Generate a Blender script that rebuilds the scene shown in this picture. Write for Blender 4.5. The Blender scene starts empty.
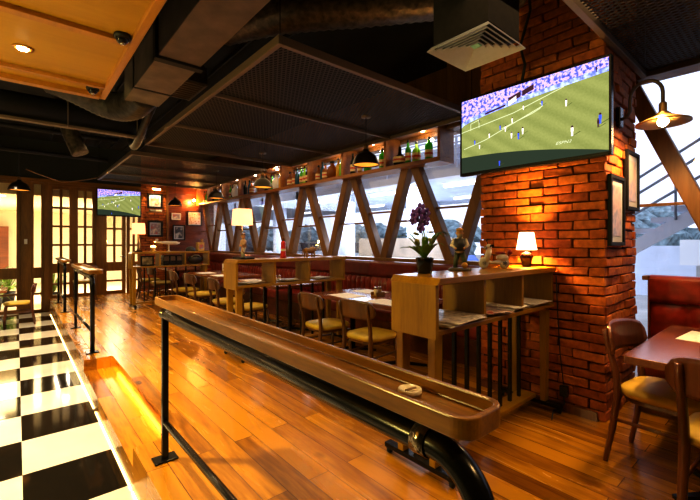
import bpy, bmesh, math, random
from mathutils import Vector, Matrix
R = random.Random(7)
sc = bpy.context.scene
C = sc.collection
PI = math.pi
rad = math.radians

# ------------------------------------------------------------------ materials
MATS = {}
def nt(name):
    m = bpy.data.materials.new(name); m.use_nodes = True
    n = m.node_tree; n.nodes.clear()
    return m, n.nodes, n.links
def rgba(c): return (c[0], c[1], c[2], 1.0)

def plain(name, col, rough=.5, metal=0.0, spec=.5, noise=0.0, nscale=20, bump=0.0, coat=0.0, emit=None, estr=0):
    if name in MATS: return MATS[name]
    m, N, L = nt(name)
    o = N.new('ShaderNodeOutputMaterial'); b = N.new('ShaderNodeBsdfPrincipled')
    L.new(b.outputs[0], o.inputs[0])
    b.inputs['Base Color'].default_value = rgba(col)
    b.inputs['Roughness'].default_value = rough
    b.inputs['Metallic'].default_value = metal
    b.inputs['Specular IOR Level'].default_value = spec
    b.inputs['Coat Weight'].default_value = coat
    b.inputs['Coat Roughness'].default_value = .15
    if emit:
        b.inputs['Emission Color'].default_value = rgba(emit); b.inputs['Emission Strength'].default_value = estr
    if noise or bump:
        t = N.new('ShaderNodeTexCoord'); nz = N.new('ShaderNodeTexNoise')
        nz.inputs['Scale'].default_value = nscale; nz.inputs['Detail'].default_value = 4
        L.new(t.outputs['Object'], nz.inputs['Vector'])
        if noise:
            r = N.new('ShaderNodeValToRGB')
            r.color_ramp.elements[0].position = .3; r.color_ramp.elements[1].position = .7
            r.color_ramp.elements[0].color = rgba([c*(1-noise) for c in col])
            r.color_ramp.elements[1].color = rgba([min(1, c*(1+noise)) for c in col])
            L.new(nz.outputs[0], r.inputs[0]); L.new(r.outputs[0], b.inputs['Base Color'])
        if bump:
            bp = N.new('ShaderNodeBump'); bp.inputs['Strength'].default_value = bump; bp.inputs['Distance'].default_value = .01
            L.new(nz.outputs[0], bp.inputs['Height']); L.new(bp.outputs[0], b.inputs['Normal'])
    MATS[name] = m
    return m

def wood(name, light, dark, axis='X', rough=.4, scale=6, coat=.2, coords='Object'):
    if name in MATS: return MATS[name]
    m, N, L = nt(name)
    o = N.new('ShaderNodeOutputMaterial'); b = N.new('ShaderNodeBsdfPrincipled'); L.new(b.outputs[0], o.inputs[0])
    t = N.new('ShaderNodeTexCoord'); mp = N.new('ShaderNodeMapping')
    s = {'X': (.12, 1, 1), 'Y': (1, .12, 1), 'Z': (1, 1, .12)}[axis]
    mp.inputs['Scale'].default_value = s
    L.new(t.outputs[coords], mp.inputs[0])
    n1 = N.new('ShaderNodeTexNoise'); n1.inputs['Scale'].default_value = scale; n1.inputs['Detail'].default_value = 6; n1.inputs['Distortion'].default_value = .6
    n2 = N.new('ShaderNodeTexNoise'); n2.inputs['Scale'].default_value = scale*9; n2.inputs['Detail'].default_value = 3
    L.new(mp.outputs[0], n1.inputs[0]); L.new(mp.outputs[0], n2.inputs[0])
    a = N.new('ShaderNodeMath'); a.operation = 'MULTIPLY_ADD'; a.inputs[1].default_value = .45
    L.new(n2.outputs[0], a.inputs[0]); L.new(n1.outputs[0], a.inputs[2])
    r = N.new('ShaderNodeValToRGB'); r.color_ramp.elements[0].position = .5; r.color_ramp.elements[1].position = .9
    r.color_ramp.elements[0].color = rgba(dark); r.color_ramp.elements[1].color = rgba(light)
    L.new(a.outputs[0], r.inputs[0]); L.new(r.outputs[0], b.inputs['Base Color'])
    b.inputs['Roughness'].default_value = rough; b.inputs['Coat Weight'].default_value = coat; b.inputs['Coat Roughness'].default_value = .2
    bp = N.new('ShaderNodeBump'); bp.inputs['Strength'].default_value = .15; bp.inputs['Distance'].default_value = .004
    L.new(n2.outputs[0], bp.inputs['Height']); L.new(bp.outputs[0], b.inputs['Normal'])
    MATS[name] = m
    return m

def emis(name, col, strength):
    if name in MATS: return MATS[name]
    m, N, L = nt(name)
    o = N.new('ShaderNodeOutputMaterial'); e = N.new('ShaderNodeEmission')
    e.inputs[0].default_value = rgba(col); e.inputs[1].default_value = strength
    L.new(e.outputs[0], o.inputs[0]); MATS[name] = m
    return m

def shade_mat(name, col, estr, tr=.5):
    """fabric lampshade, translucent and softly glowing from its bulb"""
    if name in MATS: return MATS[name]
    m, N, L = nt(name)
    o = N.new('ShaderNodeOutputMaterial'); d = N.new('ShaderNodeBsdfDiffuse'); t = N.new('ShaderNodeBsdfTranslucent')
    mx = N.new('ShaderNodeMixShader'); mx.inputs[0].default_value = tr
    d.inputs[0].default_value = rgba(col); t.inputs[0].default_value = rgba(col)
    e = N.new('ShaderNodeEmission'); e.inputs[0].default_value = rgba(col); e.inputs[1].default_value = estr
    ad = N.new('ShaderNodeAddShader')
    L.new(d.outputs[0], mx.inputs[1]); L.new(t.outputs[0], mx.inputs[2]); L.new(mx.outputs[0], ad.inputs[0]); L.new(e.outputs[0], ad.inputs[1])
    L.new(ad.outputs[0], o.inputs[0]); MATS[name] = m
    return m

def glass_thin(name, tint=(1, 1, 1), refl=.08, rough=.0):
    if name in MATS: return MATS[name]
    m, N, L = nt(name)
    o = N.new('ShaderNodeOutputMaterial'); t = N.new('ShaderNodeBsdfTransparent'); g = N.new('ShaderNodeBsdfGlossy')
    t.inputs[0].default_value = rgba(tint); g.inputs['Roughness'].default_value = rough
    mx = N.new('ShaderNodeMixShader'); lw = N.new('ShaderNodeLayerWeight'); lw.inputs[0].default_value = .25
    mu = N.new('ShaderNodeMath'); mu.operation = 'MULTIPLY_ADD'; mu.inputs[1].default_value = .35; mu.inputs[2].default_value = refl
    L.new(lw.outputs['Fresnel'], mu.inputs[0]); L.new(mu.outputs[0], mx.inputs[0])
    L.new(t.outputs[0], mx.inputs[1]); L.new(g.outputs[0], mx.inputs[2]); L.new(mx.outputs[0], o.inputs[0])
    MATS[name] = m
    return m

def bottle_glass(name, col):
    if name in MATS: return MATS[name]
    m, N, L = nt(name)
    o = N.new('ShaderNodeOutputMaterial'); b = N.new('ShaderNodeBsdfPrincipled'); t = N.new('ShaderNodeBsdfTranslucent')
    b.inputs['Base Color'].default_value = rgba(col); b.inputs['Roughness'].default_value = .08
    t.inputs[0].default_value = rgba([min(1, c*2.2) for c in col])
    mx = N.new('ShaderNodeMixShader'); mx.inputs[0].default_value = .5
    L.new(b.outputs[0], mx.inputs[1]); L.new(t.outputs[0], mx.inputs[2]); L.new(mx.outputs[0], o.inputs[0])
    MATS[name] = m
    return m

def plank_floor():
    m, N, L = nt('plank_floor')
    o = N.new('ShaderNodeOutputMaterial'); b = N.new('ShaderNodeBsdfPrincipled'); L.new(b.outputs[0], o.inputs[0])
    t = N.new('ShaderNodeTexCoord'); mp = N.new('ShaderNodeMapping'); mp.inputs['Rotation'].default_value = (0, 0, rad(90))
    L.new(t.outputs['Object'], mp.inputs[0])
    br = N.new('ShaderNodeTexBrick')
    br.offset = .37; br.offset_frequency = 2
    for k, v in (('Scale', 1), ('Mortar Size', .0022), ('Mortar Smooth', .1), ('Bias', 0.0), ('Brick Width', 1.9), ('Row Height', .145)): br.inputs[k].default_value = v
    br.inputs['Color1'].default_value = (.0, .0, .0, 1); br.inputs['Color2'].default_value = (1, 1, 1, 1); br.inputs['Mortar'].default_value = (.5, .5, .5, 1)
    L.new(mp.outputs[0], br.inputs['Vector'])
    # grain
    g = N.new('ShaderNodeMapping'); g.inputs['Scale'].default_value = (1, .1, 1); L.new(t.outputs['Object'], g.inputs[0])
    off = N.new('ShaderNodeVectorMath'); off.operation = 'MULTIPLY_ADD'; off.inputs[1].default_value = (7, 3, 5)
    L.new(br.outputs['Color'], off.inputs[0]); L.new(g.outputs[0], off.inputs[2])
    n1 = N.new('ShaderNodeTexNoise'); n1.inputs['Scale'].default_value = 9; n1.inputs['Detail'].default_value = 6; n1.inputs['Distortion'].default_value = 1.2
    n2 = N.new('ShaderNodeTexNoise'); n2.inputs['Scale'].default_value = 70; n2.inputs['Detail'].default_value = 3
    L.new(off.outputs[0], n1.inputs[0]); L.new(off.outputs[0], n2.inputs[0])
    mix = N.new('ShaderNodeMath'); mix.operation = 'MULTIPLY_ADD'; mix.inputs[1].default_value = .3
    L.new(n2.outputs[0], mix.inputs[0]); L.new(n1.outputs[0], mix.inputs[2])
    mi2 = N.new('ShaderNodeMath'); mi2.operation = 'MULTIPLY_ADD'; mi2.inputs[1].default_value = .5
    L.new(br.outputs['Color'], mi2.inputs[0]); L.new(mix.outputs[0], mi2.inputs[2])
    r = N.new('ShaderNodeValToRGB'); e = r.color_ramp.elements
    e[0].position = .40; e[0].color = (.10, .030, .002, 1); e[1].position = 1.05; e[1].color = (.48, .22, .008, 1)
    q = e.new(.72); q.color = (.27, .105, .003, 1)
    L.new(mi2.outputs[0], r.inputs[0])
    # knots
    kv = N.new('ShaderNodeMapping'); kv.inputs['Scale'].default_value = (3.2, 1.6, 1); L.new(t.outputs['Object'], kv.inputs[0])
    vo = N.new('ShaderNodeTexVoronoi'); vo.inputs['Scale'].default_value = .9; L.new(kv.outputs[0], vo.inputs['Vector'])
    kr = N.new('ShaderNodeValToRGB'); kr.color_ramp.elements[0].position = .04; kr.color_ramp.elements[0].color = (.25, .25, .25, 1)
    kr.color_ramp.elements[1].position = .11; kr.color_ramp.elements[1].color = (1, 1, 1, 1)
    L.new(vo.outputs['Distance'], kr.inputs[0])
    mk = N.new('ShaderNodeMix'); mk.data_type = 'RGBA'; mk.blend_type = 'MULTIPLY'; mk.inputs[0].default_value = 1
    L.new(r.outputs[0], mk.inputs[6]); L.new(kr.outputs[0], mk.inputs[7])
    # gaps
    gp = N.new('ShaderNodeMix'); gp.data_type = 'RGBA'; L.new(br.outputs['Fac'], gp.inputs[0])
    L.new(mk.outputs[2], gp.inputs[6]); gp.inputs[7].default_value = (.09, .028, .004, 1)
    L.new(gp.outputs[2], b.inputs['Base Color'])
    rr = N.new('ShaderNodeMapRange'); rr.inputs[3].default_value = .14; rr.inputs[4].default_value = .36
    L.new(n1.outputs[0], rr.inputs[0]); L.new(rr.outputs[0], b.inputs['Roughness'])
    bp = N.new('ShaderNodeBump'); bp.inputs['Strength'].default_value = .25; bp.inputs['Distance'].default_value = .004; bp.invert = True
    L.new(br.outputs['Fac'], bp.inputs['Height'])
    bp2 = N.new('ShaderNodeBump'); bp2.inputs['Strength'].default_value = .12; bp2.inputs['Distance'].default_value = .006
    L.new(n1.outputs[0], bp2.inputs['Height']); L.new(bp.outputs[0], bp2.inputs['Normal']); L.new(bp2.outputs[0], b.inputs['Normal'])
    return m

def checker_floor():
    m, N, L = nt('checker_tiles')
    o = N.new('ShaderNodeOutputMaterial'); b = N.new('ShaderNodeBsdfPrincipled'); L.new(b.outputs[0], o.inputs[0])
    t = N.new('ShaderNodeTexCoord'); mp = N.new('ShaderNodeMapping')
    mp.inputs['Location'].default_value = (-.03/.635, -3.71/.635+12, .5); mp.inputs['Scale'].default_value = (1/.635, 1/.635, 0)
    L.new(t.outputs['Object'], mp.inputs[0])
    ch = N.new('ShaderNodeTexChecker'); ch.inputs['Scale'].default_value = 1
    ch.inputs['Color1'].default_value = (.022, .017, .011, 1); ch.inputs['Color2'].default_value = (.82, .78, .70, 1)
    L.new(mp.outputs[0], ch.inputs[0])
    nz = N.new('ShaderNodeTexNoise'); nz.inputs['Scale'].default_value = 3; L.new(t.outputs['Object'], nz.inputs[0])
    mx = N.new('ShaderNodeMix'); mx.data_type = 'RGBA'; mx.blend_type = 'MULTIPLY'; mx.inputs[0].default_value = .25
    L.new(ch.outputs[0], mx.inputs[6]); L.new(nz.outputs[0], mx.inputs[7]); L.new(mx.outputs[2], b.inputs['Base Color'])
    b.inputs['Roughness'].default_value = .07; b.inputs['Specular IOR Level'].default_value = .6
    br = N.new('ShaderNodeTexBrick'); br.offset = 0
    for k, v in (('Scale', 1), ('Mortar Size', .006), ('Brick Width', 1), ('Row Height', 1)): br.inputs[k].default_value = v
    L.new(mp.outputs[0], br.inputs['Vector'])
    bp = N.new('ShaderNodeBump'); bp.invert = True; bp.inputs['Strength'].default_value = .3; bp.inputs['Distance'].default_value = .003
    L.new(br.outputs['Fac'], bp.inputs['Height']); L.new(bp.outputs[0], b.inputs['Normal'])
    return m

def brick_mat():
    m, N, L = nt('rough_brick')
    o = N.new('ShaderNodeOutputMaterial'); b = N.new('ShaderNodeBsdfPrincipled'); L.new(b.outputs[0], o.inputs[0])
    ge = N.new('ShaderNodeNewGeometry'); r = N.new('ShaderNodeValToRGB'); e = r.color_ramp.elements
    e[0].color = (.40, .10, .012, 1); e[1].color = (.62, .20, .022, 1); q = e.new(.5); q.color = (.52, .145, .016, 1)
    L.new(ge.outputs['Random Per Island'], r.inputs[0])
    t = N.new('ShaderNodeTexCoord'); n = N.new('ShaderNodeTexNoise'); n.inputs['Scale'].default_value = 22; n.inputs['Detail'].default_value = 8
    L.new(t.outputs['Object'], n.inputs[0])
    rr = N.new('ShaderNodeValToRGB'); rr.color_ramp.elements[0].position = .3; rr.color_ramp.elements[0].color = (.5, .45, .42, 1); rr.color_ramp.elements[1].position = .65; rr.color_ramp.elements[1].color = (1.0, 1.0, 1.0, 1)
    L.new(n.outputs[0], rr.inputs[0])
    mx = N.new('ShaderNodeMix'); mx.data_type = 'RGBA'; mx.blend_type = 'MULTIPLY'; mx.inputs[0].default_value = .8
    L.new(r.outputs[0], mx.inputs[6]); L.new(rr.outputs[0], mx.inputs[7]); L.new(mx.outputs[2], b.inputs['Base Color'])
    b.inputs['Roughness'].default_value = .8
    bp = N.new('ShaderNodeBump'); bp.inputs['Strength'].default_value = .5; bp.inputs['Distance'].default_value = .012
    L.new(n.outputs[0], bp.inputs['Height']); L.new(bp.outputs[0], b.inputs['Normal'])
    return m

def mesh_mat(name='expanded_mesh', col=(.10, .075, .055)):
    """expanded-metal sheet: diamond strands in front of open (transparent) holes"""
    m, N, L = nt(name)
    o = N.new('ShaderNodeOutputMaterial'); b = N.new('ShaderNodeBsdfPrincipled'); tr = N.new('ShaderNodeBsdfTransparent')
    b.inputs['Base Color'].default_value = rgba(col); b.inputs['Metallic'].default_value = .3; b.inputs['Roughness'].default_value = .55
    t = N.new('ShaderNodeTexCoord'); mp = N.new('ShaderNodeMapping'); mp.inputs['Rotation'].default_value = (0, 0, rad(45)); mp.inputs['Scale'].default_value = (32, 32, 0)
    sq = N.new('ShaderNodeMapping'); sq.inputs['Scale'].default_value = (1, .55, 1)
    L.new(t.outputs['Object'], sq.inputs[0]); L.new(sq.outputs[0], mp.inputs[0])
    br = N.new('ShaderNodeTexBrick'); br.offset = 0
    for k, v in (('Scale', 1), ('Mortar Size', .16), ('Mortar Smooth', 0), ('Brick Width', 1), ('Row Height', 1)): br.inputs[k].default_value = v
    L.new(mp.outputs[0], br.inputs['Vector'])
    mx = N.new('ShaderNodeMixShader'); L.new(br.outputs['Fac'], mx.inputs[0]); L.new(tr.outputs[0], mx.inputs[1]); L.new(b.outputs[0], mx.inputs[2])
    L.new(mx.outputs[0], o.inputs[0])
    return m

def screen_mat(name, strength, w, h):
    """televised football pitch: crowd at the top, striped turf, dark strip at the bottom"""
    m, N, L = nt(name)
    o = N.new('ShaderNodeOutputMaterial'); em = N.new('ShaderNodeEmission'); em.inputs[1].default_value = strength
    L.new(em.outputs[0], o.inputs[0])
    t = N.new('ShaderNodeTexCoord'); sp = N.new('ShaderNodeSeparateXYZ'); L.new(t.outputs['Object'], sp.inputs[0])
    def mr(src, a, b_):
        q = N.new('ShaderNodeMapRange'); q.clamp = False; q.inputs[1].default_value = a; q.inputs[2].default_value = b_; L.new(src, q.inputs[0]); return q.outputs[0]
    u = mr(sp.outputs[0], -w/2, w/2); v = mr(sp.outputs[2], -h/2, h/2)
    def mth(op, a, b_):
        q = N.new('ShaderNodeMath'); q.operation = op
        for i, s in enumerate((a, b_)):
            if isinstance(s, (int, float)): q.inputs[i].default_value = s
            else: L.new(s, q.inputs[i])
        return q.outputs[0]
    edge = mth('ADD', mth('MULTIPLY', mth('SQRT', u, 0), .22), .63)     # top edge of the turf
    dv = mth('SUBTRACT', v, edge)
    wv = N.new('ShaderNodeTexNoise'); wv.inputs['Scale'].default_value = 60; L.new(t.outputs['Object'], wv.inputs[0])
    wave = mth('SINE', mth('MULTIPLY', mth('ADD', u, mth('MULTIPLY', v, .8)), 38), 0)
    tr_ = N.new('ShaderNodeValToRGB'); tr_.color_ramp.elements[0].color = (.17, .19, .06, 1); tr_.color_ramp.elements[1].color = (.25, .265, .095, 1)
    L.new(mth('ADD', mth('MULTIPLY', wave, .25), wv.outputs[0]), tr_.inputs[0])
    cn = N.new('ShaderNodeTexNoise'); cn.inputs['Scale'].default_value = 38; cn.inputs['Detail'].default_value = 4; L.new(t.outputs['Object'], cn.inputs[0])
    cr = N.new('ShaderNodeValToRGB'); ce = cr.color_ramp.elements; ce[0].position = .30; ce[0].color = (.03, .03, .16, 1); ce[1].position = .72; ce[1].color = (.85, .65, .75, 1)
    for p, c in ((.45, (.12, .13, .62, 1)), (.53, (.5, .42, .75, 1)), (.6, (.62, .25, .3, 1))): q = ce.new(p); q.color = c
    L.new(cn.outputs[0], cr.inputs[0])
    def mixc(f, a, b_):
        q = N.new('ShaderNodeMix'); q.data_type = 'RGBA'; L.new(f, q.inputs[0])
        for i, s in ((6, a), (7, b_)):
            if isinstance(s, tuple): q.inputs[i].default_value = s
            else: L.new(s, q.inputs[i])
        return q.outputs[2]
    bd = N.new('ShaderNodeTexNoise'); bd.inputs['Scale'].default_value = 24; L.new(t.outputs['Object'], bd.inputs[0])
    bc = N.new('ShaderNodeValToRGB'); bc.color_ramp.elements[0].position = .4; bc.color_ramp.elements[0].color = (.13, .16, .7, 1); bc.color_ramp.elements[1].position = .62; bc.color_ramp.elements[1].color = (.42, .5, .9, 1)
    L.new(bd.outputs[0], bc.inputs[0])
    c1 = mixc(mth('GREATER_THAN', dv, .055), bc.outputs[0], cr.outputs[0])      # boards then crowd
    c2 = mixc(mth('GREATER_THAN', dv, 0), tr_.outputs[0], c1)
    low = mth('LESS_THAN', v, mth('SUBTRACT', .215, mth('MULTIPLY', mth('POWER', u, 2), .2)))
    c3 = mixc(low, c2, (.028, .040, .026, 1))
    L.new(c3, em.inputs[0])
    return m

def art_mat(name, a, b_, c, scale=6):
    if name in MATS: return MATS[name]
    m, N, L = nt(name)
    o = N.new('ShaderNodeOutputMaterial'); p = N.new('ShaderNodeBsdfPrincipled'); L.new(p.outputs[0], o.inputs[0]); p.inputs['Roughness'].default_value = .35
    t = N.new('ShaderNodeTexCoord'); n = N.new('ShaderNodeTexNoise'); n.inputs['Scale'].default_value = scale; n.inputs['Detail'].default_value = 3
    L.new(t.outputs['Object'], n.inputs[0])
    r = N.new('ShaderNodeValToRGB'); e = r.color_ramp.elements; e[0].position = .36; e[0].color = rgba(a); e[1].position = .64; e[1].color = rgba(c); q = e.new(.5); q.color = rgba(b_)
    L.new(n.outputs[0], r.inputs[0]); L.new(r.outputs[0], p.inputs['Base Color'])
    MATS[name] = m
    return m

M_oak = wood('honey_oak', (.36, .20, .008), (.225, .112, .004), 'Z', .38, 7)
M_oakX = wood('honey_oak_top', (.38, .205, .010), (.245, .12, .005), 'X', .3, 7, .4)
M_tray = wood('varnished_ledge', (.34, .15, .008), (.11, .042, .003), 'Y', .30, 8, .25)
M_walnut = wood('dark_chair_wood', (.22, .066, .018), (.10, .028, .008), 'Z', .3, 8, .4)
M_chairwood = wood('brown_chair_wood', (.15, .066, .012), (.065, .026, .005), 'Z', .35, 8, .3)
M_table = wood('red_brown_table', (.30, .10, .03), (.17, .05, .014), 'X', .22, 6, .5)
M_tableY = wood('red_brown_table_long', (.30, .10, .03), (.17, .05, .014), 'Y', .22, 6, .5)
M_brace = wood('brown_beam', (.27, .125, .035), (.14, .058, .015), 'Z', .45, 5)
M_cab = wood('cabinet_wood', (.34, .13, .024), (.17, .058, .010), 'Y', .4, 5)
M_joinery = wood('door_timber', (.30, .13, .014), (.15, .058, .006), 'Z', .35, 6, .3)
M_joineryX = wood('door_rail_timber', (.30, .13, .014), (.15, .058, .006), 'X', .35, 6, .3)
M_panelceil = wood('ceiling_plywood', (.46, .255, .012), (.38, .20, .008), 'X', .5, 2.5, .0)
M_trimceil = wood('ceiling_trim_wood', (.44, .20, .012), (.32, .13, .008), 'Y', .45, 5)
M_plankwall = wood('plank_wall_wood', (.22, .055, .016), (.10, .022, .007), 'X', .35, 6, .2)
M_black = plain('black_metal', (.018, .016, .015), .24, .6)
M_blackmatte = plain('matte_black', (.012, .011, .011), .6)
M_plastic = plain('black_plastic', (.012, .012, .013), .25)
M_rubber = plain('rubber', (.015, .015, .015), .7)
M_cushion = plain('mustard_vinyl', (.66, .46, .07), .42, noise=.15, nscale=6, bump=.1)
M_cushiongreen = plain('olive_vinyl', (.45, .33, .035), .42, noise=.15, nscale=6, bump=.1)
M_leatherbright = plain('red_leather', (.27, .024, .010), .32, noise=.35, nscale=9, bump=.12, coat=.15)
M_leather = plain('oxblood_leather', (.21, .020, .009), .32, noise=.35, nscale=9, bump=.12, coat=.15)
M_leathertop = plain('dark_red_leather', (.13, .012, .008), .34, noise=.35, nscale=7, bump=.12, coat=.15)
M_ductgrey = plain('duct_board', (.18, .145, .12), .6, noise=.25, nscale=5)
M_ductblack = plain('black_duct_wrap', (.045, .036, .030), .35, noise=.5, nscale=14, bump=.8)
M_foil = plain('foil_duct', (.085, .062, .045), .4, .5, noise=.6, nscale=20, bump=.8)
M_ceil = plain('dark_ceiling', (.006, .005, .004), .9, noise=.4, nscale=3)
M_fascia = plain('dark_fascia', (.018, .019, .016), .7, noise=.2)
M_alu = plain('bronze_frame', (.19, .135, .095), .45, .3)
M_whitemetal = plain('white_metal', (.42, .44, .56), .4, noise=.05)
M_steel = plain('steel', (.5, .48, .45), .25, .9)
M_brick = brick_mat()
M_mortar = plain('dark_mortar', (.075, .022, .007), .95)
M_glass = glass_thin('window_glass', (.95, .97, 1.0), .03)
M_glasswarm = glass_thin('inner_glass', (1, .98, .94), .04)
M_clear = glass_thin('clear_glass', (.92, .92, .9), .12)
M_paper = plain('paper', (.75, .70, .62), .7, noise=.12, nscale=40)
M_white = plain('white_paint', (.78, .78, .80), .5)
M_exwhite = plain('exterior_white', (.62, .66, .76), .7, noise=.06, nscale=2)
M_exgrey = plain('exterior_concrete', (.42, .41, .40), .8, noise=.15, nscale=2)
M_leaf = plain('leaf_green', (.10, .20, .03), .45, noise=.4, nscale=20)
M_hazyfoliage = plain('hazy_foliage', (.26, .34, .37), .8, noise=.5, nscale=3)  # distance haze put into the leaf colour as pale blue-grey

# ------------------------------------------------------------------ mesh helpers
def NB(): return bmesh.new()
def box(bm, x0, x1, y0, y1, z0, z1, mi=0, mat=None):
    vs = [bm.verts.new(p) for p in ((x0,y0,z0),(x1,y0,z0),(x1,y1,z0),(x0,y1,z0),(x0,y0,z1),(x1,y0,z1),(x1,y1,z1),(x0,y1,z1))]
    if mat is not None:
        for v in vs: v.co = mat @ v.co
    for f in ((0,3,2,1),(4,5,6,7),(0,1,5,4),(1,2,6,5),(2,3,7,6),(3,0,4,7)):
        fc = bm.faces.new([vs[i] for i in f]); fc.material_index = mi
    return vs
def bar(bm, p, q, w, d, up=(0,0,1), mi=0, w2=None, d2=None):
    """box beam from p to q, section w x d (w2,d2 at q)"""
    p, q = Vector(p), Vector(q); t = (q-p).normalized(); u = Vector(up)
    s = t.cross(u)
    if s.length < 1e-4: s = t.cross(Vector((0,1,0)))
    s.normalize(); n = s.cross(t)
    w2 = w if w2 is None else w2; d2 = d if d2 is None else d2
    vs = []
    for c, a, b in ((p, w, d), (q, w2, d2)):
        for i, j in ((-1,-1),(1,-1),(1,1),(-1,1)): vs.append(bm.verts.new(c + s*(i*a/2) + n*(j*b/2)))
    for f in ((0,3,2,1),(4,5,6,7),(0,1,5,4),(1,2,6,5),(2,3,7,6),(3,0,4,7)):
        fc = bm.faces.new([vs[i] for i in f]); fc.material_index = mi
def tube(bm, pts, r, seg=10, mi=0, cap=True):
    pts = [Vector(p) for p in pts]; n = len(pts)
    rs = r if isinstance(r, (list, tuple)) else [r]*n
    tans = []
    for i in range(n):
        a = pts[max(0,i-1)]; b = pts[min(n-1,i+1)]; tans.append((b-a).normalized())
    t0 = tans[0]; ref = Vector((0,0,1)) if abs(t0.z) < .9 else Vector((1,0,0))
    nrm = (ref - t0*ref.dot(t0)).normalized()
    rings = []
    for i in range(n):
        t = tans[i]; nrm = (nrm - t*nrm.dot(t))
        if nrm.length < 1e-6: nrm = Vector((1,0,0))
        nrm.normalize(); bi = t.cross(nrm)
        rings.append([bm.verts.new(pts[i] + (nrm*math.cos(2*PI*k/seg) + bi*math.sin(2*PI*k/seg))*rs[i]) for k in range(seg)])
    for i in range(n-1):
        for k in range(seg):
            f = bm.faces.new((rings[i][k], rings[i][(k+1)%seg], rings[i+1][(k+1)%seg], rings[i+1][k])); f.smooth = True; f.material_index = mi
    if cap:
        f = bm.faces.new(rings[0][::-1]); f.material_index = mi
        f = bm.faces.new(rings[-1]); f.material_index = mi
def lathe(bm, prof, loc=(0,0,0), seg=20, mi=0, closed=True, mat=None):
    loc = Vector(loc); rings = []
    for r, z in prof:
        if r < 1e-5: rings.append([bm.verts.new(loc + Vector((0,0,z)))])
        else: rings.append([bm.verts.new(loc + Vector((r*math.cos(2*PI*k/seg), r*math.sin(2*PI*k/seg), z))) for k in range(seg)])
    for a, b in zip(rings, rings[1:]):
        for k in range(seg):
            va = [a[k%len(a)], a[(k+1)%len(a)]] if len(a) > 1 else [a[0]]
            vb = [b[(k+1)%len(b)], b[k%len(b)]] if len(b) > 1 else [b[0]]
            if len(va)+len(vb) < 3: continue
            try:
                f = bm.faces.new(va+vb); f.smooth = True; f.material_index = mi
            except ValueError: pass
    if closed:
        if len(rings[0]) > 1: bm.faces.new(rings[0][::-1]).material_index = mi
        if len(rings[-1]) > 1: bm.faces.new(rings[-1]).material_index = mi
    if mat is not None:
        for rg in rings:
            for v in rg: v.co = mat @ v.co
def ball(bm, loc, r, sx=1, sy=1, sz=1, seg=14, rot=None, mi=0):
    M = Matrix.Translation(Vector(loc)) @ (rot or Matrix.Identity(4)) @ Matrix.Diagonal((sx, sy, sz, 1))
    res = bmesh.ops.create_uvsphere(bm, u_segments=seg, v_segments=max(6, seg//2+1), radius=r, matrix=M)
    for v in res['verts']:
        for f in v.link_faces: f.smooth = True; f.material_index = mi
def prism(bm, poly, z0, z1, mat=None, mi=0):
    a = [bm.verts.new((x, y, z0)) for x, y in poly]; b = [bm.verts.new((x, y, z1)) for x, y in poly]
    bm.faces.new(a[::-1]).material_index = mi; bm.faces.new(b).material_index = mi
    n = len(poly)
    for i in range(n): bm.faces.new((a[i], a[(i+1)%n], b[(i+1)%n], b[i])).material_index = mi
    if mat is not None:
        for v in a+b: v.co = mat @ v.co
def rrect(x0, x1, y0, y1, r, k=5):
    out = []
    for cx, cy, a0 in ((x1-r, y0+r, -90), (x1-r, y1-r, 0), (x0+r, y1-r, 90), (x0+r, y0+r, 180)):
        for i in range(k+1):
            a = rad(a0 + 90*i/k); out.append((cx + r*math.cos(a), cy + r*math.sin(a)))
    return out
def sheet(bm, fn, nu, nv, thick=0.0, mi=0, smooth=True):
    """grid fn(u,v)->(x,y,z); with thick a second layer offset along normal is added"""
    g = [[bm.verts.new(fn(i/nu, j/nv)) for j in range(nv+1)] for i in range(nu+1)]
    for i in range(nu):
        for j in range(nv):
            f = bm.faces.new((g[i][j], g[i+1][j], g[i+1][j+1], g[i][j+1])); f.smooth = smooth; f.material_index = mi
    return g

def obj(name, bm, mat, parent=None, bevel=0.0, loc=None, rotz=0, solid=0.0, smooth=None, sub=0):
    bmesh.ops.recalc_face_normals(bm, faces=bm.faces[:])
    me = bpy.data.meshes.new(name); bm.to_mesh(me); bm.free()
    for m in (mat if isinstance(mat, (list, tuple)) else [mat]): me.materials.append(m)
    o = bpy.data.objects.new(name, me); C.objects.link(o)
    if parent: o.parent = parent
    if loc: o.location = loc
    if rotz: o.rotation_euler[2] = rotz
    if smooth:
        for p in me.polygons: p.use_smooth = True
    if solid:
        s = o.modifiers.new('solid', 'SOLIDIFY'); s.thickness = solid; s.offset = 0
    if bevel:
        b = o.modifiers.new('bevel', 'BEVEL'); b.width = bevel; b.segments = 2; b.limit_method = 'ANGLE'; b.angle_limit = rad(40)
    if sub:
        s = o.modifiers.new('sub', 'SUBSURF'); s.levels = sub; s.render_levels = sub
    return o
def tag(o, label, cat, group=None):
    o['label'] = label; o['category'] = cat
    if group: o['group'] = group
    return o
def thing(name, label, cat, loc=(0,0,0), rotz=0, group=None):
    o = bpy.data.objects.new(name, None); C.objects.link(o); o.empty_display_size = .1
    o.location = loc; o.rotation_euler = (0, 0, rotz)
    return tag(o, label, cat, group)
def struct(name, bm, mat, parent=None, **k):
    o = obj(name, bm, mat, parent, **k)
    if not parent: o['kind'] = 'structure'
    return o
def stuff(o): o['kind'] = 'stuff'; return o
def dup(root, loc, rotz, label, group=None):
    r = root.copy(); C.objects.link(r); r.location = loc; r.rotation_euler = (0, 0, rotz); r['label'] = label
    if group: r['group'] = group
    for ch in list(root.children):
        c = ch.copy(); C.objects.link(c); c.parent = r
        for g in list(ch.children):
            d = g.copy(); C.objects.link(d); d.parent = c
    return r
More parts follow.
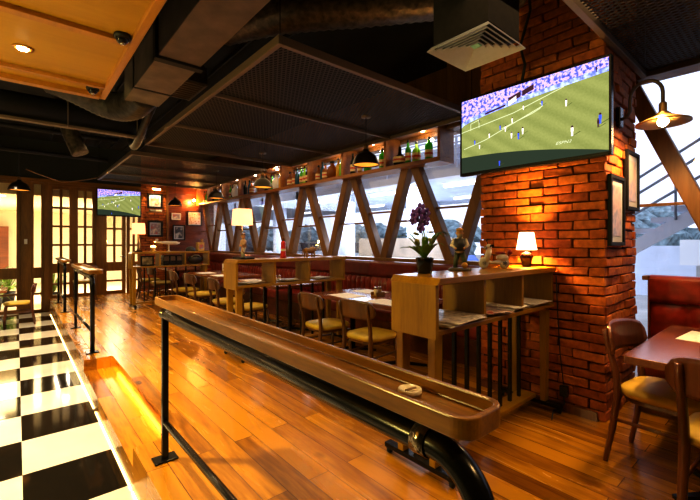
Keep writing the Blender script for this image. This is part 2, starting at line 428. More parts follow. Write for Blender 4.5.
def lamp(kind, name, loc, power, col, size=.1, aim=None, spot=70, blend=.5):
    l = bpy.data.lights.new(name, kind); l.energy = power; l.color = col
    if kind == 'AREA': l.size = size
    else: l.shadow_soft_size = size
    if kind == 'SPOT': l.spot_size = rad(spot); l.spot_blend = blend
    o = bpy.data.objects.new(name, l); C.objects.link(o); o.location = loc
    if aim is not None: o.rotation_euler = (Vector(aim)-Vector(loc)).to_track_quat('-Z', 'Y').to_euler()
    return o
WARM = (1, .62, .25); WARM2 = (1, .72, .38); COOL = (.82, .88, 1)

# window-wall local frame (the glazed wall runs slightly off the room's axis)
WA = .02
def wroot(y=0.0, off=0.0): return (4.6 - WA*y + off, y, 0)
def wx(y, off=0): return 4.6 - WA*y + off

# ------------------------------------------------------------------ setting: floors, walls, ceiling
EX = .60; CX0, CX1, CY0, CY1 = .60, .95, 2.98, 5.55
YB = 12.2; HC = 3.9
bm = NB()
box(bm, CX1, 5.0, -2.6, YB, -.3, 0); box(bm, EX, CX1, -2.6, CY0, -.3, 0); box(bm, EX, CX1, CY1, YB, -.3, 0)
M_floor = plank_floor()
struct('floor', bm, M_floor)
bm = NB(); box(bm, CX0, CX1, CY0, CY1, -.3, -.13); struct('floor_step', bm, M_floor)
bm = NB(); box(bm, -4, EX, -2.6, YB, -.4, -.3); struct('floor_checker', bm, checker_floor())
bm = NB(); box(bm, -4, 5.2, -2.8, YB+.3, HC, HC+.2); struct('ceiling', bm, M_ceil)
bm = NB(); box(bm, -4.2, -4, -2.8, YB, -.4, HC); struct('wall_left', bm, M_fascia)
bm = NB(); box(bm, -4.2, 5.2, -2.8, -2.6, -.4, HC); struct('wall_front', bm, M_fascia)
# back wall: dark fascia over the glazing, brick strip and plank panelling
bm = NB(); box(bm, -4, 2.66, YB, YB+.2, 2.93, HC); struct('wall_back', bm, M_fascia)
def brickface(bm, o, du, n, length, z0, z1, bl=.235, bh=.075, gap=.010, dep=.05, start=0.0, rnd=R, proud=.012):
    """one skin of rough bricks on a vertical face: origin o, direction du, outward normal n"""
    o, du, n = Vector(o), Vector(du), Vector(n); k = 0; z = z0
    while z < z1 - .02:
        hgt = min(bh, z1 - z); x = -((k % 2)*(bl/2)) - start
        while x < length - .005:
            a = max(0, x); b_ = min(length, x + bl)
            if b_ - a > .03:
                j = rnd.uniform(-.011, .011); e = [rnd.uniform(-.0055, .0055) for _ in range(6)]
                pts = []
                for dd in (-dep, proud + j):
                    for (s, zz, q) in ((a+gap*.5, z+gap*.5, 0), (b_-gap*.5, z+gap*.5, 1), (b_-gap*.5, z+hgt-gap*.5, 2), (a+gap*.5, z+hgt-gap*.5, 3)):
                        p = o + du*(s+e[q]) + n*(dd + e[(q+2) % 6]) + Vector((0, 0, zz+e[(q+1) % 6])); pts.append(bm.verts.new(p))
                for f in ((0,3,2,1),(4,5,6,7),(0,1,5,4),(1,2,6,5),(2,3,7,6),(3,0,4,7)): bm.faces.new([pts[i] for i in f])
            x += bl
        z += bh; k += 1
PX0, PX1, PY0, PY1 = 3.46, 4.28, 1.01, 2.08
bm = NB()
box(bm, PX0+.022, PX1-.022, PY0+.022, PY1-.022, 0, HC)
pier = struct('brick_pillar', bm, M_mortar); pier.name = 'pillar'
bm = NB()
brickface(bm, (PX0, PY0, 0), (0, 1, 0), (-1, 0, 0), PY1-PY0, 0, HC, proud=.0)
brickface(bm, (PX0, PY0, 0), (1, 0, 0), (0, -1, 0), PX1-PX0, 0, HC, start=.06, proud=.0)
brickface(bm, (PX0, PY1, 0), (1, 0, 0), (0, 1, 0), PX1-PX0, 0, HC, proud=.0)
brickface(bm, (PX1, PY0, 0), (0, 1, 0), (1, 0, 0), PY1-PY0, 0, HC, proud=.0)
struct('pillar_bricks', bm, M_brick, pier, bevel=.006)
# brick strip on the back wall
bm = NB(); box(bm, 2.66, 3.34, YB+.02, YB+.2, 0, HC); st = struct('wall_back_brick', bm, M_mortar)
bm = NB(); brickface(bm, (2.66, YB, 0), (1, 0, 0), (0, -1, 0), .68, 0, HC, proud=0); struct('bricks', bm, M_brick, st)
bm = NB(); z = 0
while z < HC:
    box(bm, 3.34, 4.75, YB+.02, YB+.2, z+.006, min(HC, z+.135)); z += .135
box(bm, 3.34, 4.75, YB+.05, YB+.2, 0, HC)
struct('wall_back_planks', bm, M_plankwall, bevel=.004)
bm = NB(); box(bm, 3.33, 3.39, YB-.03, YB+.03, 0, HC); struct('trim_1', bm, M_joinery)

# glazed timber screens in the back wall (plane y = YB)
def glazed(name, x0, x1, z0, z1, cols, rows, stile=.07, bar_=.035, midrail=None, lowcols=None, lowrows=2):
    bm = NB(); y0, y1 = YB-.02, YB+.06
    box(bm, x0, x0+stile, y0, y1, z0, z1); box(bm, x1-stile, x1, y0, y1, z0, z1)
    box(bm, x0+stile, x1-stile, y0, y1, z1-stile, z1); box(bm, x0+stile, x1-stile, y0, y1, z0, z0+stile)
    def grid(a0, a1, b0, b1, c, r):
        for i in range(1, c):
            x = a0 + (a1-a0)*i/c; box(bm, x-bar_*.8, x+bar_*.8, y0+.015, y1-.015, b0, b1)
        for j in range(1, r):
            z = b0 + (b1-b0)*j/r
            for i in range(c):
                xa = a0 + (a1-a0)*i/c + (bar_*.8 if i else 0); xb = a0 + (a1-a0)*(i+1)/c - (bar_*.8 if i < c-1 else 0)
                box(bm, xa, xb, y0+.02, y1-.02, z-bar_*.75, z+bar_*.75)
    if midrail:
        box(bm, x0+stile, x1-stile, y0, y1, midrail[0], midrail[1])
        grid(x0+stile, x1-stile, midrail[1], z1-stile, cols, rows); grid(x0+stile, x1-stile, z0+stile, midrail[0], lowcols or cols, lowrows)
    else: grid(x0+stile, x1-stile, z0+stile, z1-stile, cols, rows)
    w = struct(name, bm, M_joinery, bevel=.004)
    bm = NB(); box(bm, x0+stile*.8, x1-stile*.8, YB+.018, YB+.024, z0+stile*.8, z1-stile*.8); struct('glass', bm, M_glasswarm, w)
    return w
glazed('window_1', -3.2, .06, -.3, 2.86, 1, 1, midrail=(.52, .78), lowcols=5, lowrows=2)
glazed('window_2', .26, .50, -.3, 2.86, 1, 1, .05, midrail=(.52, .78), lowcols=1)
bm = NB(); box(bm, .06, .26, YB-.05, YB+.12, -.3, 2.9); p2 = struct('trim_2', bm, M_joinery, bevel=.006)
bm = NB(); box(bm, .13, .19, YB-.062, YB-.05, 1.35, 1.47); obj('light_switch', bm, M_white, p2, .003)
bm = NB(); box(bm, .50, .60, YB-.05, YB+.12, -.3, 2.9); struct('trim_3', bm, M_joinery, bevel=.006)
glazed('window_3', .60, 1.09, 0, 2.8, 2, 4, .075, midrail=(.62, .86))
bm = NB(); box(bm, 1.09, 1.12, YB-.03, YB+.1, 0, 2.86); struct('trim_4', bm, M_joinery)
glazed('window_4', 1.12, 1.58, 0, 2.8, 2, 4, .075, midrail=(.62, .86))
bm = NB(); box(bm, 1.58, 1.74, YB-.05, YB+.12, 0, 2.9); struct('trim_5', bm, M_joinery, bevel=.006)
d1 = glazed('door_1', 1.74, 2.28, 0, 2.75, 2, 4, .09, midrail=(.62, .86), lowcols=1)
bm = NB(); tube(bm, [(2.24, YB-.02, 1.0), (2.24, YB-.07, 1.0), (2.13, YB-.07, 1.0)], .01); obj('door_handle', bm, M_steel, d1)
glazed('door_2', 2.30, 2.66, 0, 2.75, 2, 4, .08, midrail=(.62, .86), lowcols=1)
bm = NB(); box(bm, -4, 2.66, YB-.06, YB+.1, 2.86, 2.95); box(bm, .60, 2.66, YB-.04, YB+.09, 2.8, 2.86)
struct('trim_6', bm, M_joineryX, bevel=.005)

# window wall on the right
def wl(bmesh_, name, mat, **k): return struct(name, bmesh_, mat, loc=wroot(), rotz=WA, **k)
bm = NB(); box(bm, -.06, .12, -2.6, 3.2, 2.95, HC); box(bm, .145, .3, 3.2, YB+.2, 2.95, HC); wl(bm, 'wall_right', M_brace)
bm = NB(); box(bm, -.10, .12, 2.05, YB, 1.09, 1.15); wl(bm, 'trim_7', M_brace, bevel=.008)
bm = NB(); box(bm, -.06, .10, -2.6, 1.02, 1.04, 1.08); wl(bm, 'trim_8', M_brace, bevel=.006)
bm = NB(); box(bm, .0, .12, 2.05, YB, 0, 1.07); wl(bm, 'wall_right_low', M_plankwall)
bm = NB(); box(bm, .085, .092, 2.05, YB, 1.13, 2.95); wl(bm, 'window_5', M_glass)
bm = NB(); box(bm, .085, .092, -2.6, 1.3, 0.0, 2.95); wl(bm, 'window_6', M_glass)
n = 9
def brace(yt, yb, z1=2.56, z0=1.12):
    global n
    bm = NB(); bar(bm, (0, yb, z0), (0, yt, z1), .14, .14, up=(1, 0, 0)); wl(bm, 'trim_%d' % n, M_brace, bevel=.01); n += 1
def rung(ya, yb, z):
    global n
    bm = NB(); box(bm, -.015, .03, ya, yb, z-.013, z+.013); wl(bm, 'trim_%d' % n, M_brace); n += 1
SP = 1.36; B0 = 3.10; T0 = 3.86
for k in range(-3, 7):
    yb = B0 + SP*k; yt = T0 + SP*k
    if k in (-2, -3):
        brace(yt, yb, 2.97, 1.12); brace(yt-SP, yb, 2.97, 1.12); continue
    if k >= -1 and yt < YB: brace(yt-.07, yb+.05)
    if k >= 0: brace(yt-SP+.07, yb-.05)
    if k >= 0 and yt < YB:
        rung(yb-.36, yb+.34, 1.88)
        rung(yt-.40, yt+.42, 1.72)
rung(.68, 1.1, 1.75); rung(-.5, .5, 1.75)

# ------------------------------------------------------------------ suspended wood ceiling panel (over the checker floor)
bm = NB(); box(bm, -4, .60, 1.0, 4.1, 2.72, 2.80); wp = struct('ceiling_panel', bm, M_panelceil)
bm = NB(); box(bm, .56, .61, 1.0, 4.14, 2.69, 2.82); box(bm, -4, .56, 4.06, 4.14, 2.68, 2.82); box(bm, -4, .56, 3.82, 3.87, 2.69, 2.72); box(bm, -4, .56, 2.86, 2.93, 2.69, 2.72)
struct('panel_trim', bm, M_trimceil, wp, bevel=.004)
dl = thing('recessed_downlight', 'small glowing recessed downlight in the wooden ceiling panel', 'downlight', (.03, 3.46, 2.72))
bm = NB(); lathe(bm, [(.035, 0), (.06, 0), (.06, -.008), (.035, -.008), (.035, 0)], seg=24, closed=False); obj('trim_ring', bm, M_trimceil, dl)
bm = NB(); lathe(bm, [(.034, .0), (.03, -.012), (0, -.018)], seg=20); obj('bulb', bm, emis('downlight_glow', (1, .85, .55), 60), dl)
def dome_cam(x, y, label):
    t = thing('dome_camera', label, 'security camera', (x, y, 2.72))
    t.scale = (.75, .75, .75)
    bm = NB(); lathe(bm, [(.0, 0), (.062, 0), (.066, -.02), (.06, -.035), (.0, -.035)]); obj('base', bm, M_blackmatte, t)
    bm = NB(); ball(bm, (0, 0, -.035), .052, 1, 1, .95); obj('dome', bm, plain('camera_dome', (.01, .01, .012), .08), t)
    bm = NB(); lathe(bm, [(.0, -.09), (.018, -.088), (.018, -.07)], loc=(.0, -.01, 0)); obj('lens', bm, M_steel, t)
dome_cam(.51, 2.83, 'black dome camera on the front strip of the wooden ceiling panel, the nearer one')
dome_cam(.49, 3.95, 'black dome camera at the back corner of the wooden ceiling panel')

# ------------------------------------------------------------------ ceiling services
M_mesh = mesh_mat(col=(.055, .04, .028))
def mesh_panel(x0, x1, y0, y1, z, label, cross=()):
    t = thing('mesh_ceiling_panel', label, 'ceiling panel', ((x0+x1)/2, (y0+y1)/2, z))
    hx, hy = (x1-x0)/2, (y1-y0)/2; f = .045
    bm = NB()
    box(bm, -hx, -hx+f, -hy, hy, 0, .07); box(bm, hx-f, hx, -hy, hy, 0, .07)
    box(bm, -hx+f, hx-f, -hy, -hy+f, 0, .07); box(bm, -hx+f, hx-f, hy-f, hy, 0, .07)
    obj('frame', bm, M_alu, t, .004)
    for c in cross:
        bm = NB(); box(bm, -hx+f, hx-f, c-(y0+y1)/2-.018, c-(y0+y1)/2+.018, .004, .04); obj('crossbar', bm, M_alu, t)
    bm = NB(); box(bm, -hx+.01, hx-.01, -hy+.01, hy-.01, .045, .047); obj('mesh_sheet', bm, M_mesh, t)
    for sx in (-1, 1):
        for sy in (-1, 1):
            bm = NB(); tube(bm, [(sx*(hx-.03), sy*(hy-.03), .07), (sx*(hx-.03), sy*(hy-.03), HC-z)], .004, 6); obj('hanger_rod', bm, M_black, t)
    return t
mesh_panel(1.52, 4.24, 2.62, 6.75, 2.92, 'large bronze-framed wire-mesh ceiling panel over the middle tables', (4.02, 5.4))
mesh_panel(1.50, 4.12, 7.6, 11.3, 2.92, 'bronze-framed mesh ceiling panel over the far tables near the back wall', (8.9, 10.1))
mesh_panel(2.50, 4.45, -1.6, 1.00, 2.92, 'bronze-framed mesh ceiling panel above the brick pillar and window table', ())
# rectangular duct along the room
t = thing('rectangular_duct', 'long grey rectangular air duct with a dark flange, running beside the wood panel', 'air duct', (1.1, 2.9, 3.0))
for a, b, fl in ((-2.2, .72, 0), (.76, 2.1, 1)):
    bm = NB(); box(bm, -.18, .18, a, b, 0, .34); bm.verts.ensure_lookup_table()
    obj('duct_section', bm, M_ductgrey, t, .006)
bm = NB(); box(bm, -.205, .205, .70, .78, -.025, .365); obj('flange', bm, M_blackmatte, t)
for y in (-1.0, 1.6):
    bm = NB(); box(bm, -.19, -.185, y, y+.03, 0, .895); box(bm, .185, .19, y, y+.03, 0, .895); box(bm, -.19, .19, y, y+.03, -.006, 0); obj('strap', bm, M_blackmatte, t)
def flex(name, pts, r, label, mat, cat='air duct', rings=60, rib=.025):
    """flexible ribbed duct through control points"""
    P = [Vector(p) for p in pts]; out = []; m = len(P)-1
    for i in range(rings+1):
        s = i/rings*m; k = min(m-1, int(s)); f = s-k
        p0, p1, p2, p3 = P[max(0,k-1)], P[k], P[k+1], P[min(m,k+2)]
        out.append(.5*((2*p1)+(p2-p0)*f+(2*p0-5*p1+4*p2-p3)*f*f+(3*p1-p0-3*p2+p3)*f**3))
    rs = [r*(1+rib*(1 if i % 2 else -1)*R.uniform(.5, 1.2)) for i in range(rings+1)]
    bm = NB(); tube(bm, out, rs, 14); return tag(obj(name, bm, mat), label, cat)
flex('flexible_duct', [(1.12, 5.0, 3.12), (1.06, 5.35, 3.06), (.86, 5.62, 3.1), (.5, 5.62, 3.22), (.3, 5.7, 3.3)], .17, 'black wrapped flexible elbow duct at the far end of the rectangular duct', M_ductblack, rib=.03)
flex('flexible_duct', [(.48, 6.9, 3.6), (.54, 6.9, 3.2), (.60, 6.9, 2.95), (.70, 6.85, 2.68)], .11, 'short foil flexible duct dropping beneath the horizontal black pipe', M_foil, rings=26)
flex('flexible_duct', [(3.3, 1.6, 3.6), (2.8, 2.0, 3.5), (2.2, 2.45, 3.4), (1.7, 2.9, 3.35), (1.45, 3.5, 3.4)], .17, 'large crinkled foil duct above the near corner of the middle mesh panel', M_foil, rings=70, rib=.03)
flex('flexible_duct', [(1.40, 5.6, 3.3), (1.34, 5.8, 3.08), (1.33, 6.15, 2.90), (1.36, 6.7, 2.86), (1.40, 7.3, 3.2)], .05, 'thin dark hose curving down beside the end of the black pipe', M_ductblack, rings=30)
bm = NB(); tube(bm, [(-3.9, 6.4, 3.1), (1.45, 6.4, 3.1)], .17, 20); tag(obj('black_pipe', bm, M_blackmatte), 'thick matte black pipe running across the room under the ceiling', 'pipe')
bm = NB(); box(bm, -3.9, 1.35, 6.26, 6.36, 2.90, 2.93)
for x in (-2.5, -1, .5, 1.3): box(bm, x-.006, x+.006, 6.18, 6.19, 2.9, HC-.001); box(bm, x-.006, x+.006, 6.18, 6.28, 2.9, 2.91)
tag(obj('cable_tray', bm, M_alu), 'thin bronze cable tray slung below the thick black pipe', 'cable tray')
for y, z, l in ((9.2, 3.05, 'thin dark pipe crossing under the ceiling nearest the back glazing'), (8.2, 3.25, 'thin dark pipe crossing the ceiling midway to the back wall')):
    bm = NB(); tube(bm, [(-3.9, y, z), (1.4, y, z)], .04, 10); tag(obj('ceiling_pipe', bm, M_blackmatte), l, 'pipe')
bm = NB()
for i in range(7): box(bm, .6+i*.3, .62+i*.3, 2.0, 11.5, 3.78, 3.83)
tag(stuff(obj('ceiling_wiring', bm, M_blackmatte)), 'dark conduit and cable runs up under the black ceiling', 'conduit')
bm = NB(); tube(bm, [(.15+ .12*i, 11.9-.15*abs(i-6), 2.98-.10*math.sin(PI*i/12)) for i in range(13)], .012, 8)
tag(obj('hanging_cable', bm, M_joinery), 'slack cable drooping across the dark fascia above the timber screens', 'cable')
# fixed return grille next to the rectangular duct
t = thing('return_grille', 'small dark grille box in the ceiling between the duct and the mesh panel', 'vent', (1.43, 4.6, 3.12))
bm = NB(); box(bm, -.17, .17, -.3, .3, .02, .2); obj('housing', bm, M_ductblack, t)
bm = NB()
for i in range(9): box(bm, -.15, .15, -.27+i*.066, -.25+i*.066, 0, .02)
box(bm, -.17, -.15, -.3, .3, 0, .02); box(bm, .15, .17, -.3, .3, 0, .02)
obj('grille', bm, M_alu, t)
# ceiling air diffuser
t = thing('air_diffuser', 'square white stepped air diffuser hanging from a black housing near the television', 'vent', (2.55, 1.57, 2.8))
bm = NB(); box(bm, -.21, .21, -.22, .22, .05, .50); obj('housing', bm, plain('vent_housing', (.016, .012, .010), .8, noise=.3), t)
for i in range(6):
    a = .25 - i*.04; b = a - .024; z0 = -.0 + (0 if i == 0 else .012*i*.4); z1 = z0 + .03
    bm = NB()
    o_ = [bm.verts.new((sx*a, sy*a, z0)) for sx, sy in ((-1,-1),(1,-1),(1,1),(-1,1))]
    i_ = [bm.verts.new((sx*b, sy*b, z1)) for sx, sy in ((-1,-1),(1,-1),(1,1),(-1,1))]
    for k in range(4): bm.faces.new((o_[k], o_[(k+1)%4], i_[(k+1)%4], i_[k]))
    obj('louvre_frame', bm, M_whitemetal, t, solid=.006)
bm = NB(); box(bm, -.03, .03, -.03, .03, .03, .04); obj('centre_plate', bm, plain('mint_plate', (.2, .45, .4), .5), t)
bm = NB(); box(bm, -.2, .2, -.2, .2, .048, .05); obj('plenum_back', bm, M_blackmatte, t)
bm = NB(); tube(bm, [(3.36, 1.62, 2.80), (3.38, 1.60, 2.95), (3.33, 1.62, 3.1), (3.37, 1.55, 3.4), (3.2, 1.5, 3.7)], .012, 8); tag(obj('television_cable', bm, M_rubber), 'black cable hanging from the ceiling to the large television', 'cable')

# ------------------------------------------------------------------ televisions
def tv(w, h, loc, rotz, label, strength, near):
    t = thing('television', label, 'television', loc, rotz)
    fr = .016
    bm = NB(); box(bm, -w/2, w/2, .006, .05, -h/2, h/2)
    for a in ((-w/2, -w/2+fr, -h/2, h/2), (w/2-fr, w/2, -h/2, h/2), (-w/2+fr, w/2-fr, h/2-fr, h/2), (-w/2+fr, w/2-fr, -h/2, -h/2+fr*1.8)):
        box(bm, a[0], a[1], -.006, .006, a[2], a[3])
    obj('bezel', bm, M_plastic, t, .003)
    bm = NB(); box(bm, -.25, .25, .05, .10, -.2, .2); box(bm, -.08, .08, .1, .126, -.2, .3); obj('wall_bracket', bm, M_black, t)
    sw, sh = w-2*fr, h-2.8*fr; cz = .4*fr
    bm = NB(); box(bm, -sw/2, sw/2, .0, .006, -sh/2, sh/2); s = obj('screen', bm, screen_mat('pitch_broadcast' if near else 'pitch_broadcast_far', strength, sw, sh), t); s.location = (0, 0, cz)
    mats = [emis('player_white', (.85, .75, .75), strength), emis('player_blue', (.05, .09, .62), strength), emis('pitch_line', (.45, .48, .3), strength), emis('player_dark', (.05, .02, .03), strength), emis('player_shadow', (.06, .075, .02), strength)]
    def uv(u, v): return ((u-.5)*sw, (v-.5)*sh)
    pl = [(.115,.40,1,.035),(.155,.33,0,.035),(.235,.45,0,.035),(.32,.52,1,.035),(.36,.49,0,.04),(.41,.575,0,.036),(.405,.39,0,.042),(.455,.365,1,.048),(.485,.415,0,.046),(.49,.70,0,.032),(.615,.695,1,.034),(.765,.625,0,.044),(.80,.29,0,.06),(.945,.32,3,.05),(.955,.365,1,.06),(.315,.065,1,.04),(.935,.90,3,.03),(.155,.67,3,.022)]
    for u, v, mi, s_ in pl:
        x, z = uv(u, v); q = s_*sh; bm = NB()
        box(bm, x-.16*q, x-.02*q, -.0030, -.0018, z-.95*q, z-.1*q, mi); box(bm, x+.02*q, x+.16*q, -.0030, -.0018, z-.95*q, z-.1*q, mi)
        box(bm, x-.22*q, x+.22*q, -.0034, -.002, z-.12*q, z+.62*q, mi); ball(bm, (x, -.0025, z+.82*q), .2*q, 1, .02, 1, 8, mi=3)
        prism(bm, [(x, z-.95*q), (x+.2*q, z-.95*q), (x+1.5*q, z-.35*q), (x+1.3*q, z-.3*q)], .0006, .0012, Matrix.Rotation(rad(90), 4, 'X'), 4)
        obj('match_player', bm, mats, s)
    bm = NB()
    def line(a, b, wd=.007, mi=2):
        x0, z0 = uv(*a); x1, z1 = uv(*b); bar(bm, (x0, -.001, z0), (x1, -.001, z1), wd, .001, up=(0, 1, 0), mi=mi)
    line((.0,.565),(.42,.665)); line((.42,.665),(.75,.815)); line((.02,.33),(.2,.40)); line((.2,.40),(.62,.66)); line((.33,.50),(.55,.60))
    pts = [(.55,.60),(.60,.635),(.618,.67),(.60,.70)]
    for a, b in zip(pts, pts[1:]): line(a, b)
    line((.08,.57),(.08,.66),.006); line((.15,.58),(.15,.69),.006); line((.08,.66),(.15,.69),.006)
    obj('pitch_markings', bm, mats, s)
    bm = NB()
    for x0, x1, z0, z1, mi in ((.38,.47,.80,.87,3),(.48,.56,.845,.91,3),(.38,.44,.77,.83,0),(.2,.36,.735,.76,3)):
        a = uv(x0, z0); b = uv(x1, z1)
        prism(bm, [(a[0], a[1]), (b[0], a[1]+.03), (b[0], b[1]+.03), (a[0], b[1])], .0006, .0012, Matrix.Rotation(rad(90), 4, 'X'), mi)
    obj('stadium_boards', bm, mats, s)
    if near:
        cu = bpy.data.curves.new('broadcast_mark', 'FONT'); cu.body = 'ESPN2'; cu.size = .032; cu.shear = .35; cu.space_character = 1.1; cu.extrude = .0005
        cu.materials.append(emis('mark_glow', (.5, .52, .36), strength))
        tmp = bpy.data.objects.new('tmp', cu); C.objects.link(tmp); bpy.context.view_layer.update()
        me = bpy.data.meshes.new_from_object(tmp.evaluated_get(bpy.context.evaluated_depsgraph_get())); bpy.data.objects.remove(tmp)
        o = bpy.data.objects.new('broadcast_mark', me); C.objects.link(o); o.parent = s; o.location = (.20*sw, -.003, -.335*sh); o.rotation_euler = (rad(90), 0, 0); o.scale = (1.25, 1, 1)
    return t
tv(1.285, .745, (3.325, 1.575, 2.415), -PI/2, 'large black flat-screen television on the brick pillar showing a football match', 1.7, True)
tv(1.04, .72, (2.11, YB-.14, 2.45), 0, 'smaller flat-screen television high above the far glazed doors, showing football', 1.5, False)

# ------------------------------------------------------------------ framed pictures
M_frame = plain('frame_black', (.012, .011, .011), .6, spec=.25)
def picture(w, h, loc, rotz, label, art, frame=M_frame, fw=.03, matw=.05, tilt=0):
    t = thing('framed_picture', label, 'picture', loc, rotz)
    if tilt: t.rotation_euler[0] = tilt
    bm = NB()
    for a in ((-w/2, -w/2+fw, -h/2, h/2), (w/2-fw, w/2, -h/2, h/2), (-w/2+fw, w/2-fw, h/2-fw, h/2), (-w/2+fw, w/2-fw, -h/2, -h/2+fw)): box(bm, a[0], a[1], -.028, 0, a[2], a[3])
    obj('frame', bm, frame, t, .003)
    bm = NB(); box(bm, -w/2+fw, w/2-fw, -.012, -.006, -h/2+fw, h/2-fw); obj('mount', bm, plain('mount_board', (.50, .50, .56), .7), t)
    iw, ih = w/2-fw-matw, h/2-fw-matw
    bm = NB(); box(bm, -iw, iw, -.015, -.012, -ih, ih); obj('print', bm, art, t)
    return t
a_sketch = art_mat('art_warm', (.42, .30, .32), (.55, .42, .42), (.25, .24, .34), 9)
a_pale = art_mat('art_pale', (.42, .36, .40), (.55, .40, .36), (.28, .28, .38), 8)
a_mono = art_mat('art_mono', (.12, .10, .08), (.35, .3, .22), (.75, .7, .55), 7)
a_red = art_mat('art_red', (.5, .1, .06), (.3, .25, .3), (.75, .6, .5), 8)
a_dark = art_mat('art_dark', (.02, .03, .06), (.06, .07, .1), (.5, .5, .5), 6)
a_ship = art_mat('art_ship', (.45, .2, .1), (.72, .6, .5), (.55, .3, .2), 12)
picture(.36, .56, (3.66, PY0-.006, 1.65), 0, 'black-framed pale print on the pillar side, the lower one nearest its corner', a_sketch)
picture(.36, .51, (4.09, PY0-.006, 1.93), 0, 'black-framed warm print on the pillar side, the higher one by the window', a_pale)
picture(.40, .42, (3.02, YB-.006, 2.58), 0, 'black-framed monochrome photograph lit from above, high on the far brick strip', a_mono, fw=.05, matw=.03)
picture(.40, .46, (3.03, YB-.006, 1.78), 0, 'black-framed red and grey print below the lit photograph on the brick strip', a_red, fw=.05, matw=.03)
picture(.26, .20, (3.60, YB-.01, 2.16), 0, 'small pale-framed print, smallest on the far plank wall', a_red, frame=M_paper, fw=.02, matw=.02)
picture(.36, .46, (3.68, YB-.01, 1.68), 0, 'black-framed dark poster below the smallest print on the plank wall', a_dark, fw=.035, matw=.03)
picture(.42, .44, (4.14, YB-.01, 2.12), 0, 'white-mounted picture of buildings on the plank wall beside the windows', a_ship, fw=.02, matw=.02)
# small lit shelf under the mono photograph, with picture light
t = thing('picture_ledge', 'narrow brass-lit ledge with trinkets under the lit monochrome photograph', 'shelf', (3.02, YB-.02, 2.24))
bm = NB(); box(bm, -.22, .22, -.13, 0, 0, .02); obj('ledge', bm, M_joineryX, t)
bm = NB(); box(bm, -.17, .17, -.09, -.03, .02, .09); obj('model_boat', bm, a_mono, t, .02)
t = thing('picture_light', 'small brass picture light glowing above the monochrome photograph', 'wall light', (3.02, YB-.02, 2.9))
bm = NB(); tube(bm, [(0, 0, 0), (0, -.1, .05), (0, -.16, .02)], .008); obj('arm', bm, M_black, t)
bm = NB(); tube(bm, [(-.1, -.17, .0), (.1, -.17, .0)], .025, 12); obj('shade', bm, emis('picture_light_glow', (1, .75, .3), 12), t)
lamp('SPOT', 'picture_spot', (3.02, YB-.24, 2.86), 30, WARM2, .03, (3.02, YB, 2.3), 110, .7)

# ------------------------------------------------------------------ wall lights
t = thing('gooseneck_wall_lamp', 'lit disc-shaded gooseneck wall lamp on the pillar beside the window', 'wall lamp', (3.76, PY0, 2.34))
bm = NB(); box(bm, -.045, .045, -.03, 0.004, .0, .16); obj('backplate', bm, M_black, t, .008)
pts = [(0, -.02, .06), (0, -.06, .07), (0, -.085, .11), (0, -.085, .20)] + [(0, -.19+.105*math.cos(rad(a)), .21+.115*math.sin(rad(a))) for a in range(10, 181, 17)] + [(0, -.295, .10)]
bm = NB(); tube(bm, pts, .013, 10); obj('gooseneck', bm, plain('aged_steel', (.16, .12, .09), .4, .6), t)
bm = NB(); lathe(bm, [(.018, .13), (.026, .12), (.026, .06), (.05, .04), (.055, .03), (.172, -.022), (.174, -.034), (.05, .018), (.0, .028)], loc=(0, -.295, 0), seg=36, closed=False); obj('shade', bm, plain('brass_shade', (.42, .25, .07), .4, .5), t)
bm = NB(); ball(bm, (0, -.295, -.02), .036); obj('bulb', bm, emis('sconce_bulb', (1, .78, .45), 90), t)
lamp('SPOT', 'sconce_light', (3.76, PY0-.295, 2.27), 48, WARM, .05, (3.76, PY0-.295, 0), 168, .5)
t = thing('bare_bulb_wall_lamp', 'small glaring bare bulb lamp on the far plank wall', 'wall lamp', (4.08, YB, 2.66))
bm = NB(); tube(bm, [(0, .0, -.06), (0, -.08, -.04), (0, -.12, .02)], .012); obj('arm', bm, M_black, t)
bm = NB(); ball(bm, (0, -.13, .0), .035); obj('bulb', bm, emis('far_bulb', (1, .65, .22), 120), t)
lamp('POINT', 'far_wall_light', (4.08, YB-.25, 2.62), 34, (1, .5, .14), .05)

# ------------------------------------------------------------------ pendant lamps
def pendant(x, y, zr, ztop, label, first=[None]):
    t = thing('pendant_lamp', label, 'pendant lamp', (x, y, zr), 0, 'black dome pendants')
    bm = NB(); lathe(bm, [(.165, 0), (.163, .012), (.148, .06), (.115, .115), (.065, .15), (.038, .165), (.036, .19), (.030, .19), (.03, .16), (.06, .143), (.108, .108), (.14, .056), (.155, .01), (.155, 0)], seg=32, closed=False); obj('shade', bm, [plain('pendant_black', (.022, .014, .01), .28, .3)], t)
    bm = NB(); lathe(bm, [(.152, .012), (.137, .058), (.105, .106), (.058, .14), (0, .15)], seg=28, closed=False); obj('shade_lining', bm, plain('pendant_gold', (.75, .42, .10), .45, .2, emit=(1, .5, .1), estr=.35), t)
    bm = NB(); lathe(bm, [(.0, .19), (.03, .19), (.03, .235), (.014, .25), (.0, .25)], seg=16); obj('cap', bm, plain('pendant_cap', (.20, .10, .03), .4, .5), t)
    bm = NB(); tube(bm, [(0, 0, .25), (0, 0, ztop-zr)], .004, 6); obj('cord', bm, M_rubber, t)
    bm = NB(); lathe(bm, [(.0, 0), (.06, 0), (.055, .025), (0, .03)], loc=(0, 0, ztop-zr-.03), seg=18); obj('ceiling_rose', bm, M_alu, t)
    bm = NB(); ball(bm, (0, 0, .075), .035); obj('bulb', bm, emis('pendant_bulb', (1, .7, .3), 14), t)
    lamp('SPOT', 'pendant_light', (x, y, zr+.03), 26, WARM2, .06, (x, y, 0), 125, .7)
pendant(3.18, 3.43, 2.32, 2.92, 'black dome pendant over the table between the near and middle shelf dividers')
pendant(3.16, 5.97, 2.32, 2.92, 'black dome pendant over the first table behind the middle shelf divider')
pendant(3.20, 8.10, 2.32, 2.92, 'black dome pendant over the table just before the far shelf divider')
